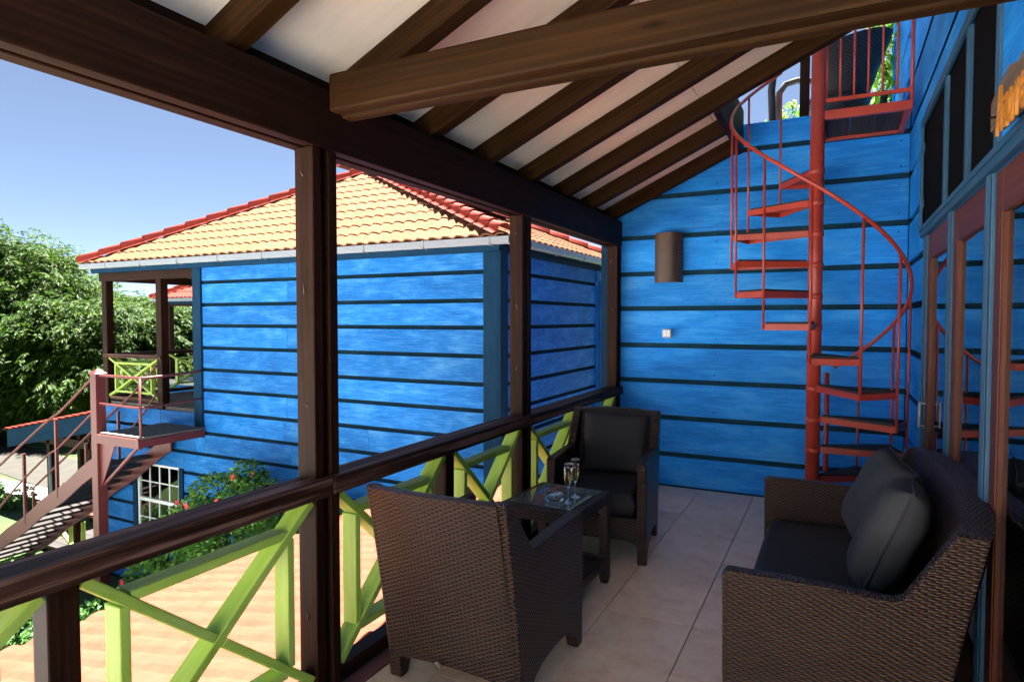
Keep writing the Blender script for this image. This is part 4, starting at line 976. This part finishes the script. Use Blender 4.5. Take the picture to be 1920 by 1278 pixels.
# ================================================================== YARD: ground deck, porch, pots, plants, trees, far house
gd = thing('ground_deck', 'low grey deck with lime green crossed railing beneath the red steel stair', 'deck', (-13.8, 8.2, GZ))
for i in range(12): 
    o = MB().box(-15.3, -12.66, 7.45 + i * .2, 7.64 + i * .2, GZ + .06, GZ + .14).build('deck_board', 'tread', gd, .003); o.location = (13.8, -8.2, -GZ)
for x in (-15.3, -14.0, -12.75): o = MB().box(x, x + .1, 7.42, 7.52, GZ, GZ + .98).build('post', 'dark', gd, .004); o.location = (13.8, -8.2, -GZ)
o = MB().box(-15.35, -12.66, 7.40, 7.54, GZ + .981, GZ + 1.05).build('handrail', 'rail', gd, .004); o.location = (13.8, -8.2, -GZ)
for a, b in ((-15.2, -14.0), (-13.9, -12.76)):
    k = len(gd.children); x_panel(gd, a, b, GZ + .2, GZ + .97, 7.47, .08, .04, ax='x', inset=.18)
    for o in gd.children[k:]: o.location = (13.8, -8.2, -GZ)
o = MB().box(-13.9, -12.9, 6.85, 7.40, GZ, GZ + .16).build('step', 'stone', gd, .01); o.location = (13.8, -8.2, -GZ)

ph = thing('side_porch', 'low porch roof with blue fascia and red tile edge beyond the steel stair', 'porch', (-18, 10, GZ))
def phb(mb, nm, mat, bevel=0): o = mb.build(nm, mat, ph, bevel); o.location = (18, -10, -GZ); return o
zp = lambda x: -.70 + .181 * (x + 16.06)
x0, x1 = -20.0, -15.3
phb(MB().hexa([(x0, 9, zp(x0) - .46), (x1, 9, zp(x1) - .46), (x1, 9.05, zp(x1) - .46), (x0, 9.05, zp(x0) - .46), (x0, 9, zp(x0)), (x1, 9, zp(x1)), (x1, 9.05, zp(x1)), (x0, 9.05, zp(x0))]), 'fascia', 'teal', .004)
for i in range(15):
    a = x0 + i * .315; phb(MB().hexa([(a - .02, 8.95, zp(a) + .045), (a + .32, 8.95, zp(a + .3) + .005), (a + .32, 10.0, zp(a + .3) + .005), (a - .02, 10.0, zp(a) + .045), (a - .02, 8.95, zp(a) + .075), (a + .32, 8.95, zp(a + .3) + .035), (a + .32, 10.0, zp(a + .3) + .035), (a - .02, 10.0, zp(a) + .075)]), 'tile_course', 'tile_r')
phb(MB().hexa([(x0 + .05, 9.06, zp(x0) - .1), (x1, 9.06, zp(x1) - .1), (x1, 10.0, zp(x1) - .1), (x0 + .05, 10.0, zp(x0) - .1), (x0 + .05, 9.06, zp(x0) - .01), (x1, 9.06, zp(x1) - .01), (x1, 10.0, zp(x1) - .01), (x0 + .05, 10.0, zp(x0) - .01)]), 'ceiling', 'dark')
phb(MB().box(x0 + 1.3, x1, 9.06, 9.16, -1.62, -1.42), 'beam', 'dark')
for x in (-18.2, -16.4): 
    for y in (9.06, 9.8): phb(MB().box(x, x + .13, y, y + .13, GZ, zp(x) - .05), 'post', 'dark', .004)
phb(MB().tube([(-18.0, 9.03, GZ), (-18.0, 9.03, -1.9)], .035, 8), 'drain_pipe', 'gutter')

def pot(label, x, y, s):
    t = thing('terracotta_pot', label, 'pot', (x, y, GZ + .005))
    MB().lathe([(.16 * s, 0), (.26 * s, .2 * s), (.30 * s, .42 * s), (.26 * s, .56 * s), (.29 * s, .6 * s), (.26 * s, .62 * s), (.23 * s, .54 * s), (.0001, .5 * s)], 24).build('body', 'terra', t)
pot('large round terracotta pot on the lawn beyond the porch', -22.6, 13.2, 1.5)

def shrub(name, label, cat, loc, blobs, n, mat, size, width, stems, flowers=0, group=None, droop=.3):
    t = thing(name, label, cat, loc, 0, group); c = np.array([b[:3] for b in blobs]); r = np.array([b[3] for b in blobs])
    for (x, y, z) in stems:
        MB().tube([(x * .15, y * .15, 0), (x * .5, y * .5, z * .55), (x, y, z)], [.03, .02, .008], 6).build('stem', 'bark', t)
    i = rng.choice(len(c), n, p=r ** 2 / (r ** 2).sum()); u = unit(n); P = c[i] + u * (r[i] * (.35 + .65 * rng.random(n) ** .45))[:, None] * np.array([1, 1, .85])
    D = u * .9 + unit(n) * .6 + np.array([0, 0, -.05]); leaves('foliage', mat, t, P, D, size, width, droop)
    for k in range(flowers):
        j = rng.integers(len(c)); v = unit(1)[0]; v[1] = -abs(v[1]); p = c[j] + v * r[j] * 1.02 * np.array([1, 1, .85]); f = MB()
        for q in range(5):
            a = q * 1.257; d = Vector((math.cos(a) * .045, -.018, math.sin(a) * .045)); e = Vector((math.cos(a + .5) * .03, -.03, math.sin(a + .5) * .03)); g = Vector((math.cos(a - .5) * .03, -.03, math.sin(a - .5) * .03))
            b = len(f.v); f.v += [(0, 0, 0), tuple(g), tuple(d), tuple(e)]; f.face([b, b + 1, b + 2, b + 3])
        o = f.build('flower', 'flower', t); o.location = p; o.scale = (1.3,) * 3
    return t
shrub('flowering_bush', 'leafy bush with red flowers against the cottage wall under the sash window side', 'bush', (-8.15, 6.5, GZ),
      [(-.75, 0, 1.75, .5), (-.35, .1, 2.25, .42), (.35, .1, 2.3, .45), (.1, 0, 1.6, .6), (-1.25, -.1, 1.3, .42), (.8, .1, 1.75, .5), (-1.6, -.2, .8, .4), (-.6, -.1, .9, .6), (.6, 0, .9, .6), (.25, .15, 2.65, .22)], 9000, 'leafb', .11, .06,
      [(-.75, 0, 2.0), (-.35, .1, 2.5), (.35, .1, 2.6), (.8, .1, 2.1), (-1.25, 0, 1.5)], 22)
shrub('flowering_bush', 'darker small leaved bush with red flowers beside the cottage corner board', 'bush', (-6.65, 6.6, GZ),
      [(0, 0, 1.9, .42), (-.45, .05, 2.2, .34), (.35, 0, 2.3, .36), (.1, 0, 1.3, .5), (-.2, 0, .7, .5)], 4200, 'leafd', .09, .05, [(0, 0, 2.2), (-.45, 0, 2.4), (.35, 0, 2.5)], 8)
def mound(label, loc, sx, sy, h, n, mat='leafd', size=.10):
    bl = [(rng.uniform(-sx, sx), rng.uniform(-sy, sy), rng.uniform(.2, .75) * h, h * .42) for _ in range(14)]
    return shrub('low_shrub', label, 'shrub', loc, bl, n, mat, size, size * .55, [(0, 0, h * .7), (sx * .5, 0, h * .6)])
mound('low dark green shrub growing at the foot of the steel stair', (-13.2, 5.2, GZ), 1.1, .7, .8, 5200)
mound('low dark green hedge plant behind the red newel post base', (-10.2, 5.3, GZ), 1.5, .5, .8, 5600)
mound('yellow green leafy shrub beside the ground deck', (-15.2, 10.0, GZ), .8, .7, 1.2, 3600, 'leafv', .15)
mound('dark clipped shrub in the mulch bed by the porch', (-20.8, 8.6, GZ), 1.8, .4, .55, 3800)

def tree(label, loc, R_, H_, n_cl, lf, top=.0, squash=.8, seed=1, group='feathery trees beyond the cottages'):
    global rng
    rng = np.random.default_rng(seed); rd = random.Random(seed)
    t = thing('feathery_tree', label, 'tree', loc, 0, group)
    cz = H_ - R_ * squash * .95
    trk = [(0, 0, 0), (.1, .05, H_ * .15), (.0, .1, cz * .6), (.1, 0, cz * .85)]
    MB().tube(trk, [.34, .27, .22, .17], 10).build('trunk', 'bark', t)
    C = []
    lim = MB()
    for k in range(n_cl):
        v = unit(1)[0]; v[2] = abs(v[2]) * 1.1 - .45; v /= np.linalg.norm(v); rr = R_ * rng.uniform(.58, 1.0)
        c = np.array([v[0] * rr, v[1] * rr, cz + v[2] * rr * squash]); 
        if c[2] < .9: c[2] = .9 + rng.random() * .6
        C.append(c)
        if k % 3 == 0: lim.tube([(0, .05, cz * .6), tuple(c * np.array([.5, .5, 1]) * np.array([1, 1, .0]) + np.array([0, 0, cz * .55 + c[2] * .4])), tuple(c * .96)], [.09, .05, .018], 5)
    lim.build('limbs', 'bark', t)
    C = np.array(C); nf = lf // 12
    ci = rng.integers(0, len(C), nf); out = C[ci] - np.array([0, 0, cz]); out /= np.linalg.norm(out, axis=1, keepdims=True) + 1e-6
    rad = R_ * .23
    u = unit(nf); base = C[ci] + u * (rad * rng.random(nf) ** .5)[:, None] * np.array([1.25, 1.25, .62])
    d = out * .8 + unit(nf) * .7 + np.array([0, 0, .12]); d /= np.linalg.norm(d, axis=1, keepdims=True)
    Lf = rng.uniform(.32, .62, nf) * (R_ / 4) ** .5
    Ps = []; Ds = []
    for q in range(6):                     # leaflets in pairs along an arching rachis
        s = (q + .6) / 6; pos = base + d * (Lf * s)[:, None] + np.array([0, 0, -1.]) * (Lf * .55 * s * s)[:, None]
        tang = d + np.array([0, 0, -1.1]) * s; tang /= np.linalg.norm(tang, axis=1, keepdims=True)
        sd = np.cross(tang, np.array([0, 0, 1.])); sd /= np.linalg.norm(sd, axis=1, keepdims=True) + 1e-6
        for sg in (-1, 1): Ps.append(pos); Ds.append(tang * .75 + sd * sg * .8 + np.array([0, 0, -.25]))
    leaves('crown', 'leaf', t, np.concatenate(Ps), np.concatenate(Ds), .185 * (R_ / 4) ** .3, .06, .15)
    return t
tree('broad feathery green tree, tallest, spreading beside the red steel stair', (-34.6, 15.0, GZ), 6.3, 8.2, 170, 430000, seed=3)
tree('rounded feathery tree with low hanging fronds next to the tallest tree', (-28.9, 17.6, GZ), 4.3, 6.3, 130, 270000, seed=5)
tree('feathery tree showing between the cottage veranda posts', (-30.5, 23.0, GZ), 4.4, 7.2, 90, 140000, seed=8)
tree('feathery tree behind the far cottage roof', (-29.0, 29.5, GZ), 4.6, 7.4, 80, 110000, seed=11)
tree('shaded feathery tree farther back past the lawn path', (-38.0, 22.0, GZ), 5.5, 7.0, 80, 80000, seed=14)
tree('feathery tree standing at the far edge of the lawn', (-40.0, 13.0, GZ), 5.0, 7.5, 80, 80000, seed=17)

# far cottage seen through the veranda
fc = thing('far_cottage', 'far blue cottage with red and ochre tiled roof seen through the veranda', 'house', (-16, 14, GZ))
dzc = -.35
def fcb(mb, nm, mat, bevel=0): o = mb.build(nm, mat, fc, bevel); o.location = (16, -14, -GZ); return o
fx0, fx1, fy0, fy1 = -19.4, -9.5, 13.15, 18.0
fcb(MB().box(fx0, fx1, fy0 + .15, fy1, GZ, dzc - .16), 'lower_wall', 'blue2')
for i in range(6): fcb(MB().box(fx0 - .01, fx1, fy0 + .11, fy0 + .148, GZ + .1 + i * .48, GZ + .52 + i * .48), 'board', 'blue2', .004)
fcb(MB().box(fx0, fx1, fy0, fy1, dzc - .15, dzc), 'veranda_floor', 'concrete')
fcb(MB().box(-15.6, fx1, fy0 + 2.2, fy1, dzc, dzc + 2.5), 'upper_wall', 'blue2')
for x in (fx0 + .1, -18.05, -16.4, -14.5): fcb(MB().box(x, x + .15, fy0 + .05, fy0 + .2, dzc, dzc + 2.35), 'post', 'dark')
fcb(MB().box(fx0, fx1, fy0 + .04, fy0 + .2, dzc + 2.351, dzc + 2.47), 'beam', 'dark')
fcb(MB().box(fx0, fx1, fy0 + .03, fy0 + .15, dzc + .87, dzc + .93), 'handrail', 'rail')
for a, b in ((-19.1, -18.1), (-17.85, -16.45), (-16.2, -14.55)):
    k = len(fc.children); x_panel(fc, a, b, dzc + .12, dzc + .86, fy0 + .12, .08, .04, ax='x', inset=.18)
    for o in fc.children[k:]: o.location = (16, -14, -GZ)
fcb(MB().box(fx0 - .3, fx1, fy0 - .2, fy0 - .1, dzc + 2.5, dzc + 2.6), 'gutter', 'gutter')
fcb(MB().box(fx0 - .2, fx1, fy0 - .095, fy0 + .02, dzc + 2.42, dzc + 2.58), 'fascia', 'teal')
fr = part('roof', fc); fr.location = (16, -14, -GZ)
ea = Vector((fx0 - .3, fy0 - .2, dzc + 2.62)); eb = Vector((fx1, fy0 - .2, dzc + 2.62)); ap = Vector((-15.4, 15.6, dzc + 4.3))
ec = Vector((fx0 - .3, fy1 + .2, dzc + 2.62)); m = MB(); m.v = [tuple(p - Vector((0, 0, .03))) for p in (ea, eb, ap, ec, Vector((fx1, 15.6, dzc + 4.3)))]
m.face((0, 1, 4, 2)); m.face((3, 0, 2)); m.build('roof_deck', 'tile_y', fr)
w = ap - ea; ud = Vector((1, 0, 0)); vd = w - ud * w.dot(ud); Lv = vd.length; hyp = math.hypot(Lv, w.x)
tile_roof(fr, ea, ud, vd, 45, int(Lv / CRS) + 1, [(Lv / hyp, -w.x / hyp, 0), (0, -1, Lv), (-1, -.35, 2.6)], 'tile_r', 40, 'red_tile')
tile_roof(fr, ea, ud, vd, 45, int(Lv / CRS) + 1, [(Lv / hyp, -w.x / hyp, 0), (0, -1, Lv), (1, .35, -2.6)], 'tile_y', 40, 'tile')
ridge_tiles(fr, ea + Vector((-.02, 0, .03)), ap + Vector((0, 0, .03)), (0, -.3, 1), 13)
# distant backdrop of greenery beyond the garden
n = 26000; a = rng.uniform(R(88), R(175), n); rr = rng.uniform(60, 75, n); P = np.stack([rr * np.cos(a), rr * np.sin(a), GZ + rng.random(n) ** 1.3 * (4.0 + 1.2 * np.sin(a * 23) + .8 * np.sin(a * 51))], 1)
o = leaves('distant_trees', 'leafd', None, P, unit(n), 1.1, .7); o['kind'] = 'stuff'; tag(o, 'far belt of dark green trees closing the garden', 'trees')
